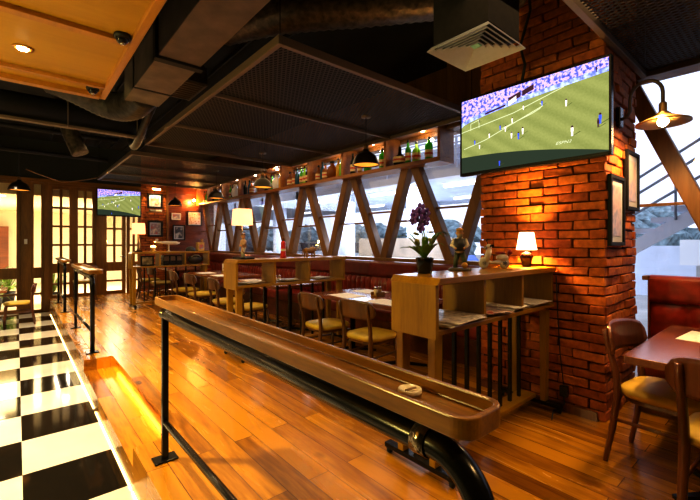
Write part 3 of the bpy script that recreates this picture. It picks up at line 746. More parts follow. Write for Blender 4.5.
pendant(3.05, 10.4, 2.32, 2.92, 'black dome pendant in front of the far plank wall, beyond the far divider')
pendant(.03, 9.3, 2.34, HC, 'black dome pendant over the checkered floor by the glazed screen')

# ------------------------------------------------------------------ bottle cabinet along the window head
CZ0, CZ1 = 2.50, 3.06
YD = [3.22, 4.26, 5.28, 6.29, 7.28, 8.28, 9.28, 10.28, 11.28, 12.1]
t = thing('bottle_cabinet', 'long brown overhead cabinet of lit open cubbies above the windows', 'cabinet', wroot(), WA)
bm = NB(); box(bm, -.20, .14, YD[0], YD[-1], CZ1-.04, CZ1+.02); obj('top_board', bm, M_cab, t, .004)
bm = NB(); box(bm, -.20, .14, YD[0], YD[-1], CZ0, CZ0+.06); obj('bottom_board', bm, M_cab, t, .004)
for i, y in enumerate(YD):
    bm = NB(); w_ = .05 if 0 < i else .04
    box(bm, -.198, .138, y-(w_ if i else 0), y+(.0 if i else w_), CZ0+.06, CZ1-.04); obj('divider_panel' if i else 'end_panel', bm, M_cab, t, .003)
for a, b in zip(YD, YD[1:]):
    yy = (a+b)/2 - .1
    bm = NB(); lathe(bm, [(.0, CZ1-.05), (.028, CZ1-.05), (.03, CZ1-.04), (0, CZ1-.04)], loc=(-.03, yy, 0), seg=14); obj('puck_light', bm, emis('puck_glow', (1, .9, .7), 25), t)
for a, b in zip(YD[:-2], YD[1:-1]):
    yy = (a+b)/2
    lamp('POINT', 'cubby_light', (wx(yy, -.05), yy-.08, CZ1-.12), 4.5, (1, .8, .5), .03)
M_label = plain('cream_label', (.62, .50, .32), .6, noise=.2, nscale=60)
M_labelred = plain('red_label', (.45, .05, .03), .5)
BP = {
 'tall':  [(0,0),(.036,0),(.038,.01),(.038,.17),(.034,.195),(.016,.23),(.014,.29),(0,.29)],
 'broad': [(0,0),(.05,0),(.054,.012),(.054,.13),(.046,.165),(.018,.195),(.015,.25),(0,.25)],
 'square':[(0,0),(.046,0),(.048,.01),(.048,.19),(.040,.215),(.017,.225),(.015,.27),(0,.27)],
 'round': [(0,0),(.05,0),(.085,.03),(.092,.075),(.07,.125),(.025,.155),(.016,.23),(0,.23)],
 'jug':   [(0,0),(.06,0),(.085,.05),(.09,.12),(.07,.18),(.035,.215),(.03,.25),(.036,.26),(0,.26)]}
def bottle(y, off, shape, colname, col, label_col, lab, group, s=1.0):
    p = BP[shape]; t = thing('bottle', lab, 'bottle', (wx(y, off), y, CZ0+.061), R.uniform(-.5, .5), group)
    t.scale = (s, s, s)
    bm = NB(); lathe(bm, p, seg=(4 if False else 16)); obj('glass_body', bm, bottle_glass('glass_'+colname, col), t)
    top = p[-1][1]; rr = p[-2][0]
    bm = NB(); lathe(bm, [(0, top-.012), (rr+.002, top-.012), (rr+.002, top+.022), (0, top+.022)], seg=14); obj('cap', bm, M_blackmatte if colname != 'white' else M_paper, t)
    if label_col is not None:
        rb = max(r for r, z in p)+.0015; z0 = p[-1][1]*.16; z1 = p[-1][1]*.5
        bm = NB(); lathe(bm, [(rb, z0), (rb, z1)], seg=16, closed=False); lb = obj('paper_label', bm, label_col, t)
        bm = NB(); lathe(bm, [(rb+.001, z0+(z1-z0)*.35), (rb+.001, z0+(z1-z0)*.62)], seg=16, closed=False); obj('label_band', bm, M_labelred, lb)
GREEN = ('green', (.06, .30, .03)); DARK = ('dark', (.012, .012, .010)); AMBER = ('amber', (.25, .09, .015)); BLUE = ('blue', (.03, .10, .16)); GOLD = ('gold', (.55, .33, .06)); LIME = ('lime', (.25, .45, .06)); CREAM = ('white', (.7, .66, .58))
ORD = ['first', 'second', 'third', 'fourth', 'fifth', 'sixth']
CUB = ['cabinet cubby nearest the television', 'second cubby from the television', 'third cubby from the television', 'fourth cubby from the television', 'fifth cubby from the television', 'sixth cubby from the television', 'seventh cubby from the television', 'eighth cubby from the television', 'cubby nearest the back wall']
SET = [
 [('round', DARK, M_label, .84), ('tall', GREEN, M_label, .66), ('broad', LIME, M_label, .50), ('square', GREEN, M_label, .27)],
 [('tall', DARK, M_label, .86), ('tall', AMBER, M_label, .72), ('broad', GREEN, None, .5), ('square', GREEN, M_label, .14)],
 [('broad', AMBER, M_label, .89), ('tall', BLUE, None, .75), ('broad', AMBER, M_label, .62), ('jug', AMBER, None, .42), ('tall', GOLD, None, .24), ('tall', LIME, None, .12)],
 [('broad', AMBER, M_label, .86), ('square', AMBER, M_label, .68), ('tall', BLUE, None, .54), ('tall', GREEN, M_label, .42), ('tall', LIME, M_label, .28), ('tall', DARK, M_label, .15)],
 [('tall', DARK, M_label, .80), ('tall', GREEN, None, .62), ('jug', CREAM, None, .35), ('tall', GOLD, None, .14)],
 [('tall', DARK, None, .85), ('tall', BLUE, None, .70), ('broad', AMBER, M_label, .5), ('tall', CREAM, None, .2)],
 [('tall', GREEN, M_label, .82), ('tall', DARK, None, .62), ('jug', CREAM, None, .35)],
 [('tall', DARK, None, .8), ('broad', GREEN, None, .6), ('round', CREAM, None, .3)],
 [('tall', AMBER, None, .7), ('tall', GREEN, None, .4)]]
SHN = {'tall': 'slim', 'broad': 'broad-shouldered', 'square': 'square-shouldered', 'round': 'squat round', 'jug': 'jug-shaped'}
for ci, row in enumerate(SET):
    a, b = YD[ci]+.05, YD[ci+1]-.06
    for j, (sh, cn, lb, f) in enumerate(row):
        cname = {'white': 'cream', 'dark': 'near-black'}.get(cn[0], cn[0])
        bottle(a+(b-a)*f, -.06+R.uniform(-.03, .03), sh, cn[0], cn[1], lb, '%s %s bottle, %s from left in the %s' % (SHN[sh], cname, ORD[j], CUB[ci]), 'bottles in the overhead cabinet', 1.18)

# ------------------------------------------------------------------ shelf dividers
def console(y, L, label, xs, nb, X0=1.93, z1=1.19):
    """bookshelf-like divider standing across the room on caster feet; x=0 at its aisle end"""
    t = thing('shelf_divider', label, 'shelf divider', (X0, y, 0)); D = .175
    z0 = .855
    bm = NB()
    prism(bm, [(-.0, z1-.04), (.03, z1), (L, z1), (L, z1-.04)], -D-.012, D+.012, Matrix(((1,0,0,0),(0,0,1,0),(0,1,0,0),(0,0,0,1)))); obj('top_board', bm, M_oakX, t, .004)
    bm = NB(); box(bm, .0, .03, -D, D, z0-.02, z1-.04); obj('end_panel', bm, M_oak, t, .003)
    for x in xs:
        bm = NB(); box(bm, x-.03, x, -D+.01, D-.01, z0+.03, z1-.04); obj('upright_panel', bm, M_oak, t, .003)
    bm = NB(); box(bm, .03, L, -D, D, z0, z0+.03); obj('bottom_shelf', bm, M_oakX, t, .003)
    for x in (.06, L-.08):
        for s in (-1, 1):
            bm = NB(); bar(bm, (x, s*(D-.05), .075), (x, s*(D-.05), z0), .045, .06, up=(1,0,0), w2=.055, d2=.075); obj('leg', bm, M_oak, t, .004)
        bm = NB(); box(bm, x-.03, x+.03, -D-.09, D+.09, .045, .075); ft = obj('foot_bar', bm, M_black, t, .003)
        for s in (-1, 1):
            bm = NB()
            lathe(bm, [(0, -.011), (.019, -.011), (.021, 0), (.019, .011), (0, .011)], seg=16, mat=Matrix.Translation((x, s*(D+.07), .021)) @ Matrix.Rotation(rad(90), 4, 'X'))
            box(bm, x-.014, x+.014, s*(D+.07)-.02, s*(D+.07)+.02, .03, .045)
            obj('caster', bm, M_rubber, ft)
    if nb:
        for i in range(nb):
            x = .28 + (L-.55)*i/(nb-1)
            bm = NB(); box(bm, x-.012, x+.012, -.012, .012, .12, z0); obj('upright_bar', bm, M_black, t)
        bm = NB(); box(bm, .09, L-.11, -.07, .07, .09, .12); obj('low_plank', bm, M_oakX, t, .003)
    return t
console(1.555, 1.62, 'near wooden shelf divider on casters, butted against the brick pillar', (.56, 1.09, 1.62), 8, 1.825)
console(4.48, 1.66, 'middle wooden shelf divider on casters, carrying the figurine lamp', (.54, 1.06, 1.66), 7)
console(9.25, 1.63, 'far wooden shelf divider on casters, in front of the plank wall', (.57, 1.10, 1.63), 6, 1.80)
# newspapers and magazines lying on the shelves
def papers(x, y, z, rot, label, w=.30, d=.24, n=2, col=None, cat='newspaper'):
    t = thing(cat, label, cat, (x, y, z), rot)
    for i in range(n):
        ph = R.uniform(0, 6)
        bm = NB(); sheet(bm, lambda u, v: ((u-.5)*w+.012*i, (v-.5)*d-.01*i, .006+.006*i+.006*abs(math.sin(3*u+ph))), 8, 4); obj('folded_sheet', bm, col if (col and i == n-1) else M_paper, t, solid=.003, rotz=R.uniform(-.15, .15))
M_news = art_mat('newsprint', (.30, .26, .24), (.62, .55, .46), (.75, .68, .58), 26)
M_mag = art_mat('magazine_cover', (.35, .06, .03), (.6, .4, .3), (.15, .13, .15), 14)
SZ = .8865
papers(2.10, 1.54, SZ, .1, 'open newspaper with dark photographs in the first bay of the near divider', .42, .33, 4, M_news)
papers(2.59, 1.54, SZ, -.2, 'red-covered magazine in the middle bay of the near divider', .24, .30, 3, M_mag, 'magazine')
papers(2.82, 1.55, SZ, .1, 'folded pale newspaper beside the red magazine on the near divider', .20, .31, 4, M_paper)
papers(3.17, 1.55, SZ, -.05, 'folded newspaper in the last bay of the near divider by the bricks', .30, .31, 4)
papers(2.20, 4.50, SZ, .1, 'loose newspaper in the first bay of the middle divider', .3, .24, 2, M_news)
papers(2.72, 4.50, SZ, -.3, 'creased newspaper in the centre bay of the middle divider', .26, .22, 3, M_news)
papers(3.25, 4.50, SZ, .2, 'white folded newspaper in the last bay of the middle divider', .28, .22, 2)
# framed and boxed things in the far divider's bays
picture(.26, .22, (2.12, 9.18, .997), 0, 'small lit framed view standing in the first bay of the far divider', art_mat('art_cubby', (.5, .45, .3), (.25, .2, .12), (.1, .08, .05), 9), fw=.03, matw=.0)
for i, x in enumerate((2.50, 2.635, 2.77)):
    t = thing('storage_binder', 'black binder, %s of three in the second bay of the far divider' % ('leftmost', 'middle', 'rightmost')[i], 'binder', (x, 9.25, .8865))
    bm = NB(); box(bm, -.06, .06, -.11, .11, 0, .22); obj('cover', bm, M_plastic, t, .005)
    bm = NB(); box(bm, -.05, .05, -.114, -.11, .10, .20); obj('spine_label', bm, plain('spine_brown', (.09, .05, .03), .6), t)
t = thing('leather_bag', 'slumped dark leather bag in the third bay of the far divider', 'bag', (3.15, 9.22, .8865))
bm = NB(); ball(bm, (0, 0, .11), .12, 1.5, .8, .9, 16); obj('pouch', bm, plain('bag_leather', (.03, .02, .02), .4, bump=.3), t)
bm = NB(); tube(bm, [(-.12, -.06, .17), (-.06, -.1, .215), (.04, -.1, .21), (.1, -.06, .17)], .01); obj('strap', bm, plain('strap_white', (.5, .45, .4), .5), t)

# ------------------------------------------------------------------ pipe rails with wooden drink ledges
def tray_mesh(bm, x0, x1, y0, y1, z0, z1, rim, r):
    o = rrect(x0, x1, y0, y1, r, 8); i = rrect(x0+rim, x1-rim, y0+rim, y1-rim, max(.005, r-rim), 8); n_ = len(o)
    zb = z1-.033
    A = [bm.verts.new((x, y, z0)) for x, y in o]; B = [bm.verts.new((x, y, z1)) for x, y in o]; D_ = [bm.verts.new((x, y, z1)) for x, y in i]; E_ = [bm.verts.new((x, y, zb)) for x, y in i]
    bm.faces.new(A[::-1]); bm.faces.new(E_)
    for k in range(n_):
        q = (k+1) % n_
        bm.faces.new((A[k], A[q], B[q], B[k])); bm.faces.new((B[k], B[q], D_[q], D_[k])); bm.faces.new((D_[k], D_[q], E_[q], E_[k]))
def rail(y0, y1, label, big=True, zt=1.045, x=.725):
    t = thing('ledge_railing', label, 'railing')
    bm = NB(); tray_mesh(bm, x-.052, x+.103, y0+.0 if big else y0-.12, y1+(.06 if big else .10), zt-.046, zt, .015, .045); tr = obj('ledge_tray', bm, M_tray, t, .004)
    r = .032 if big else .026; z = zt-.046-.028-r; b = .12 if big else .08
    ya = y0; pts = [(x, ya, 0), (x, ya, z-b)]
    pts += [(x, ya+b-b*math.cos(rad(a)), z-b+b*math.sin(rad(a))) for a in range(10, 91, 10)]
    pts += [(x, y1-.05, z)]
    bm = NB(); tube(bm, pts, r, 18); obj('top_pipe', bm, M_black, t)
    bm = NB(); lathe(bm, [(r+.003, -.02), (r+.004, -.02), (r+.004, .02), (r+.003, .02)], closed=False, seg=18, mat=Matrix.Translation((x, ya+b+.03, z)) @ Matrix.Rotation(rad(90), 4, 'X')); obj('pipe_collar', bm, plain('bright_collar', (.3, .25, .2), .2, .9), t)
    bm = NB(); box(bm, x-.019, x+.019, y1-.034, y1+.004, 0, z+.005); obj('post', bm, M_black, t, .006)
    bm = NB(); ball(bm, (x, y1-.015, z), r*1.15); obj('elbow', bm, plain('worn_steel', (.22, .2, .18), .25, .9), t)
    bm = NB(); tube(bm, [(x, ya, .27), (x, y1-.03, .24)], .019, 12); obj('lower_pipe', bm, plain('dark_steel', (.05, .045, .04), .18, .8), t)
    bm = NB(); box(bm, x+.01, x+.05, ya+.2, y1-.03, zt-.078, zt-.046); obj('support_strip', bm, M_black, t)
    for yy in (ya, y1-.015):
        bm = NB(); box(bm, x-.07, x+.07, yy-.05, yy+.05, 0, .012); obj('floor_plate', bm, M_black, t, .003)
    for f in ((.22, .5, .8) if big else (.5,)):
        yy = ya+(y1-ya)*f
        bm = NB(); tube(bm, [(x, yy, z), (x+.03, yy, zt-.048)], .012, 8); obj('bracket', bm, M_steel, t)
rail(.43, 2.70, 'long foreground black pipe railing carrying a varnished wooden ledge')
rail(5.86, 7.74, 'middle black pipe railing with ledge, beyond the sunken step', False)
rail(9.6, 11.2, 'far black pipe railing with ledge near the timber screens', False)
t = thing('ashtray', 'round pale ashtray standing on the long foreground ledge', 'ashtray', (.765, .66, 1.0125))
bm = NB(); lathe(bm, [(0, 0), (.026, 0), (.031, .005), (.030, .013), (.026, .0145), (.022, .007), (0, .005)], seg=28); obj('dish', bm, plain('ashtray_ceramic', (.66, .6, .5), .3, noise=.2, nscale=60), t)
bm = NB(); tube(bm, [(-.012, .004, .009), (.016, -.006, .013)], .003, 8); obj('cigarette_stub', bm, plain('stub_brown', (.25, .16, .1), .7), t)
# papers on the middle ledge
papers(.75, 6.3, 1.013, .3, 'crumpled paper lying on the middle ledge railing', .16, .3, 2)

# LED strips under step nosings
M_led = emis('led_warm', (1, .76, .34), 5)
def led(p0, p1, label, m=M_led):
    bm = NB(); bar(bm, p0, p1, .010, .009); tag(obj('light_strip', bm, m), label, 'light strip')
led((EX-.006, -2.5, -.294), (EX-.006, 2.97, -.294), 'glowing strip at the foot of the platform beside the nearest checker tiles')
led((EX-.006, 3.0, -.294), (EX-.006, 4.6, -.294), 'glowing strip along the foot of the sunken step, nearer length')
led((EX-.006, 4.72, -.294), (EX-.006, 7.2, -.294), 'glowing strip past the far end of the sunken step')
led((EX-.006, 7.3, -.294), (EX-.006, 11.5, -.294), 'glowing strip at the platform foot furthest along the checker floor')
led((CX1-.008, CY0+.08, -.032), (CX1-.008, CY1-.06, -.032), 'warm strip glowing under the lip along the sunken step', emis('led_step', (1, .58, .10), 34))
bm = NB(); box(bm, CX1-.055, CX1, CY0, CY1, -.022, 0); struct('trim_60', bm, M_floor)

# ------------------------------------------------------------------ chairs
def make_chair(label, wd, cush, loc, rotz, group):
    """bentwood café chair facing local +x"""
    t = thing('dining_chair', label, 'chair', loc, rotz, group)
    bm = NB(); o = rrect(-.215, .225, -.215, .215, .13, 7)
    prism(bm, [(x*.93, y*.93) for x, y in o], .395, .425); obj('seat_frame', bm, wd, t, .006)
    bm = NB(); prof = [(.98, .425), (1.02, .437), (1.03, .455), (.98, .470), (.8, .478), (.4, .482)]
    rings = [[bm.verts.new((x*s, y*s, z)) for x, y in o] for s, z in prof]
    for a, b in zip(rings, rings[1:]):
        for k in range(len(o)): bm.faces.new((a[k], a[(k+1)%len(o)], b[(k+1)%len(o)], b[k])).smooth = True
    bm.faces.new(rings[-1]).smooth = True; bm.faces.new(rings[0][::-1]); obj('seat_cushion', bm, cush, t)
    for s in (-1, 1):
        bm = NB(); pts = [(-.27, s*.19, 0), (-.235, s*.185, .2), (-.205, s*.182, .42), (-.215, s*.185, .56), (-.262, s*.19, .74), (-.272, s*.19, .80)]
        tube(bm, pts, [.014, .018, .022, .020, .017, .013], 10); obj('leg', bm, wd, t)
        bm = NB(); tube(bm, [(.215, s*.185, 0), (.19, s*.165, .40)], [.013, .022], 10); obj('leg', bm, wd, t)
        bm = NB(); tube(bm, [(-.225, s*.185, .27), (.19, s*.172, .27)], .010, 8); obj('stretcher', bm, wd, t)
    def back(u, v):
        q = 2*u-1; e = max(0, 1-abs(q)**5)**.5
        zc = .745; hh = .092*(.35+.65*e)
        return (-.285+.075*q*q - .02*(v-.5), .245*q, zc + (v-.5)*2*hh - .012*q*q)
    bm = NB(); sheet(bm, back, 18, 8); obj('backrest', bm, wd, t, solid=.018)
    return t
CG = 'wooden dining chairs with padded seats'
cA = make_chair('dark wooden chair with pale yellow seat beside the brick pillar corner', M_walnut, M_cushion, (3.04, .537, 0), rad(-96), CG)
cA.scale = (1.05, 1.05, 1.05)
cB = dup(cA, (2.60, .175, 0), rad(-2), 'dark wooden chair seen from behind at the head of the window table', CG)
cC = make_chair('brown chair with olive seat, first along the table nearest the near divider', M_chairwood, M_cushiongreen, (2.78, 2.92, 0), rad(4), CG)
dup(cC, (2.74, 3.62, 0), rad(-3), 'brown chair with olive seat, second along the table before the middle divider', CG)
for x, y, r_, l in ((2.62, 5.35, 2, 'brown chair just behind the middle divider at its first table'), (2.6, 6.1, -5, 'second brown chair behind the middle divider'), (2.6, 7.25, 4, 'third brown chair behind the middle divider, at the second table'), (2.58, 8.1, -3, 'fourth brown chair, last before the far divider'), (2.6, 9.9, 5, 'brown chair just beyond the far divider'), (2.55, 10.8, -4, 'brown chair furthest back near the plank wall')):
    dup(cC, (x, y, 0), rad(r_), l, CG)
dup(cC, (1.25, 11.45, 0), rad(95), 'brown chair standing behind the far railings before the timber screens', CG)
cD = dup(cA, (.02, 10.55, -.3), rad(178), 'dark chair on the checkered floor by the glazed screen', CG); cD.scale = (1, 1, 1)

# ------------------------------------------------------------------ tables
def table(x0, x1, y0, y1, label, z=0, mat=M_table, h=.75, axis='X'):
    t = thing('dining_table', label, 'table', ((x0+x1)/2, (y0+y1)/2, z)); hx, hy = (x1-x0)/2, (y1-y0)/2
    bm = NB(); prism(bm, rrect(-hx, hx, -hy, hy, .03, 4), h-.045, h); obj('tabletop', bm, mat, t, .006)
    ax = (0.0,) if max(hx, hy) < .45 else (-.28, .28)
    for s in ax:
        px, py = (s*hx/.5, 0) if hx > hy else (0, s*hy/.5)
        bm = NB(); lathe(bm, [(0, .03), (.035, .03), (.035, h-.06), (.12, h-.05), (.12, h-.045), (0, h-.045)], loc=(px, py, 0), seg=16); obj('pedestal', bm, M_black, t)
        bm = NB()
        for a in range(4):
            c, s_ = math.cos(a*PI/2+PI/4), math.sin(a*PI/2+PI/4); bar(bm, (px, py, .045), (px+.30*c, py+.30*s_, .015), .05, .03, w2=.03, d2=.02)
        obj('base', bm, M_black, t)
    return t
table(2.64, 3.92, -.18, .69, 'red-brown window table in the right foreground with paper mats')
table(2.86, 3.72, 2.66, 4.12, 'red-brown table between the near and middle dividers', mat=M_tableY)
table(2.86, 3.72, 5.0, 6.45, 'red-brown table just behind the middle divider', mat=M_tableY)
table(2.80, 3.72, 7.05, 8.7, 'red-brown table in front of the far divider', mat=M_tableY)
table(2.80, 3.7, 9.7, 11.2, 'red-brown table beyond the far divider by the plank wall', mat=M_tableY)
table(-.95, -.15, 10.1, 11.0, 'pale-lit table on the checkered floor by the glazed screen', -.3)
# placemats
def mat_(x, y, z, label, rot=0, w=.30, d=.42):
    bm = NB(); box(bm, -w/2, w/2, -d/2, d/2, 0, .0015); o = tag(obj('paper_placemat', bm, M_news if R.random() < .4 else M_paper, loc=(x, y, z), rotz=rot), label, 'placemat', 'printed paper placemats')
mat_(2.98, .18, .7505, 'paper placemat in front of the foreground chair at the window table', .1, .28, .40)
mat_(3.55, .42, .7505, 'paper placemat nearest the red bench on the window table', 1.5, .28, .4)
mat_(3.04, 2.95, .7505, 'paper placemat nearest the near divider on the table behind it', .05)
mat_(3.04, 3.62, .7505, 'paper placemat before the second chair on the table behind the near divider', -.1)
mat_(3.52, 3.72, .7505, 'paper placemat on the bench side of the table before the middle divider')
mat_(3.52, 2.95, .7505, 'paper placemat on the bench side close to the near divider')
mat_(3.04, 5.35, .7505, 'paper placemat behind the figurine lamp on the first table past the middle divider')
mat_(3.04, 6.1, .7505, 'second paper placemat along the aisle edge past the middle divider')
mat_(3.5, 5.7, .7505, 'paper placemat on the bench side of the table past the middle divider')
mat_(3.02, 7.4, .7505, 'paper placemat at the near end of the table before the far divider')
mat_(3.02, 8.2, .7505, 'paper placemat at the far end of the table before the far divider')
mat_(-.4, 10.5, .4505, 'paper placemat on the table standing on the checkered floor', .1)
# condiment caddies
def caddy(x, y, z, label):
    t = thing('condiment_caddy', label, 'condiment set', (x, y, z))
    bm = NB(); box(bm, -.07, .07, -.05, .05, 0, .012); box(bm, -.07, .07, -.05, -.044, .012, .05); box(bm, -.07, .07, .044, .05, .012, .05); obj('tray', bm, M_oakX, t, .003)
    for i, (px, c) in enumerate(((-.035, 'salt_white'), (.035, 'pepper_brown'))):
        bm = NB(); lathe(bm, [(0, .0125), (.022, .0125), (.024, .03), (.022, .085), (0, .085)], loc=(px, 0, 0), seg=14); j = obj('shaker', bm, plain(c, (.7, .6, .42) if i == 0 else (.3, .17, .06), .3), t)
        bm = NB(); lathe(bm, [(0, .0855), (.023, .0855), (.02, .11), (0, .115)], loc=(px, 0, 0), seg=14); obj('lid', bm, M_steel, j)
    return t
caddy(3.30, 3.35, .751, 'wooden condiment caddy with shakers between the near and middle dividers')
caddy(3.2, 5.55, .751, 'condiment caddy with shakers seen through the middle divider')
t = caddy(3.3, 7.85, .751, 'condiment caddy with menu card on the table before the far divider')
bm = NB(); box(bm, -.05, .05, .052, .058, .0, .2); obj('menu_card', bm, M_paper, t)
bm = NB(); lathe(bm, [(0, 0), (.018, 0), (.018, .11), (.008, .14), (.008, .16), (0, .16)], seg=12); tag(obj('sauce_bottle', bm, M_clear, loc=(3.12, 5.5, .751)), 'clear sauce bottle beside the caddy behind the middle divider', 'bottle')

# ------------------------------------------------------------------ banquettes
def banquette(y0, y1, label, panel=.11, seat=True, cover=None):
    t = thing('banquette', label, 'bench seat', wroot((y0+y1)/2), WA); h = (y1-y0)/2; lm = M_leatherbright if panel > .2 else M_leather
    bm = NB(); box(bm, -.66, -.22, -h, h, 0, .30); obj('plinth', bm, M_plankwall, t)
    bm = NB(); prism(bm, rrect(-.70, -.24, .30, .47, .05, 4), -h, h, Matrix(((1,0,0,0),(0,0,1,0),(0,1,0,0),(0,0,0,1)))); obj('seat', bm, lm, t)
    n_ = max(2, round(2*h/panel)); 
    def rib(u, v):
        s = (u*n_) % 1.0; b = math.sqrt(max(0, math.sin(PI*s)))
        return (-.235-.045*b*min(1, 6*min(v, 1-v)+.25), -h+2*h*u, .47+.38*v)
    bm = NB(); sheet(bm, rib, n_*8, 6); box(bm, -.235, -.16, -h, h, .30, .88); obj('back_cushion', bm, lm, t)
    bm = NB(); prism(bm, rrect(-.285, -.15, .86, 1.105, .05, 5), -h, h, Matrix(((1,0,0,0),(0,0,1,0),(0,1,0,0),(0,0,0,1)))); obj('back_roll', bm, M_leathertop if panel < .2 else lm, t)
    if panel > .2:
        bm = NB(); box(bm, -.28, -.14, h, h+.012, 0, 1.1); obj('end_board', bm, M_walnut, t)
banquette(-1.7, .92, 'red leather banquette under the right-hand window, with wide square panels', .26)
banquette(2.14, 4.49, 'ribbed dark red leather banquette between the pillar and the middle divider')
banquette(4.50, 9.24, 'ribbed red leather banquette between the middle and far dividers')
banquette(9.25, 12.1, 'ribbed red leather banquette beyond the far divider')

# ------------------------------------------------------------------ lamps on the dividers
ZT = 1.191; ZN = 1.191
t = thing('table_lamp', 'glowing white-shaded lamp with round brown pot base against the bricks', 'table lamp', (3.30, 1.55, ZN))
t.scale = (.98, .98, 1.14)
bm = NB(); lathe(bm, [(0, 0), (.034, 0), (.036, .01), (.034, .015), (.05, .055), (.055, .075), (.04, .10), (.02, .11), (.0, .11)], seg=24); obj('base', bm, plain('brown_glaze', (.06, .016, .008), .15), t)
bm = NB(); tube(bm, [(0, 0, .11), (0, 0, .16)], .008); obj('stem', bm, M_steel, t)
bm = NB(); lathe(bm, [(.085, .125), (.082, .13), (.058, .255), (.056, .255)], seg=32, closed=False); obj('shade', bm, shade_mat('shade_white', (1, .84, .62), 1.5, .6), t, solid=.002)
bm = NB(); ball(bm, (0, 0, .185), .022); obj('bulb', bm, emis('lamp_bulb', (1, .75, .4), 8), t)
lamp('POINT', 'brick_lamp_light', (3.30, 1.55, ZN+.21), 100, (1, .60, .16), .04)
def figurine_body(t, s, shirt, trousers, skin, cap, beard=None):
    """little standing figure, s = height"""
    bm = NB()
    tube(bm, [(-.0, -.10*s, .06*s), (.02*s, -.085*s, .22*s), (-.02*s, -.035*s, .42*s)], [.045*s, .052*s, .07*s], 10); tube(bm, [(.03*s, .11*s, .06*s), (.05*s, .10*s, .24*s), (-.02*s, .035*s, .42*s)], [.045*s, .055*s, .07*s], 10)
    ball(bm, (.02*s, -.10*s, .05*s), .05*s, 1.5, .8, .7, 10); ball(bm, (.05*s, .11*s, .05*s), .05*s, 1.5, .8, .7, 10)
    obj('trousers', bm, trousers, t)
    bm = NB(); tube(bm, [(-.02*s, 0, .40*s), (0, 0, .52*s), (-.0, 0, .66*s), (-.01*s, 0, .74*s)], [.10*s, .115*s, .12*s, .06*s], 14)
    for sg in (-1, 1): tube(bm, [(-.01*s, sg*.11*s, .69*s), (.02*s, sg*.17*s, .56*s), (.10*s, sg*.09*s, .50*s)], [.05*s, .045*s, .03*s], 10)
    obj('jacket', bm, shirt, t)
    bm = NB(); ball(bm, (.01*s, 0, .83*s), .085*s, 1, .9, 1.1, 14); tube(bm, [(-.01*s, 0, .72*s), (0, 0, .78*s)], .04*s, 10); ball(bm, (.095*s, 0, .825*s), .018*s, 1, 1, 1, 8)
    for sg in (-1, 1): ball(bm, (.12*s, sg*.075*s, .49*s), .034*s, 1, 1, 1, 8); ball(bm, (.0, sg*.08*s, .83*s), .02*s, 1, .5, 1, 8)
    obj('head_and_hands', bm, skin, t)
    if beard: bm = NB(); ball(bm, (.045*s, 0, .775*s), .065*s, .9, 1, 1, 12); obj('beard', bm, beard, t)
    bm = NB(); ball(bm, (-.0, 0, .905*s), .085*s, 1.05, 1, .5, 14); prism(bm, [(.13*s*math.cos(a*PI/8-PI/2)+.03*s, .075*s*math.sin(a*PI/8-PI/2)) for a in range(9)], .885*s, .897*s); obj('cap', bm, cap, t)
M_skin = plain('fig_skin', (.55, .30, .14), .5); M_figwhite = plain('fig_white', (.65, .58, .5), .5); M_figdark = plain('fig_navy', (.03, .03, .035), .5); M_figgreen = plain('fig_green', (.06, .075, .04), .5); M_figgold = plain('fig_gold', (.5, .28, .04), .5)
t = thing('sailor_figurine', 'painted bearded man figurine in cap and green trousers on the near divider', 'figurine', (2.48, 1.66, ZN), rad(215))
t.scale = (1.1, 1.1, 1.1)
bm = NB(); lathe(bm, [(0, 0), (.075, 0), (.075, .012), (.06, .018), (0, .018)], seg=18); obj('base', bm, plain('fig_base', (.10, .07, .03), .5), t)
figurine_body(t, .30, M_figwhite, M_figgreen, M_skin, M_figgold, plain('fig_beard', (.35, .28, .2), .7))
bm = NB(); tube(bm, [(.02, 0, .13), (.01, 0, .21)], [.034, .037], 12); obj('vest', bm, M_figdark, t)
bm = NB(); ball(bm, (.058, .03, .038), .02); obj('ball', bm, M_figgold, t)
# orchid
t = thing('potted_orchid', 'purple orchid in a glossy black pot on the end of the near divider', 'potted plant', (2.075, 1.66, ZN))
t.scale = (1.15, 1.15, 1.15)
bm = NB(); lathe(bm, [(0, 0), (.038, 0), (.042, .008), (.052, .085), (.052, .092), (.045, .092), (.043, .075), (0, .075)], seg=28); obj('pot', bm, plain('black_glaze', (.01, .010, .011), .12), t)
for i in range(13):
    a = i*2.4 + R.uniform(-.3, .3); L_ = R.uniform(.13, .21); up = R.uniform(.05, .16); wv = R.uniform(.014, .022)
    def blade(u, v, a=a, L_=L_, up=up, wv=wv):
        r_ = L_*u; z = .08 + up*math.sin(PI*u*.72) + .02*u; w_ = wv*math.sin(PI*min(1, .12+.88*u))*(v-.5)*2
        return (r_*math.cos(a)-w_*math.sin(a), r_*math.sin(a)+w_*math.cos(a), z+.006*abs(v-.5))
    bm = NB(); sheet(bm, blade, 8, 2); obj('leaf', bm, M_leaf, t)
bm = NB(); tube(bm, [(0, 0, .07), (.005, -.005, .18), (-.01, .01, .28), (-.005, .02, .36)], .004, 6); tube(bm, [(0, 0, .07), (-.01, .0, .18), (-.005, .03, .30)], .0035, 6); obj('flower_stem', bm, plain('stem_green', (.22, .25, .06), .5), t)
M_petal = plain('purple_petal', (.10, .03, .26), .5, noise=.4, nscale=30)
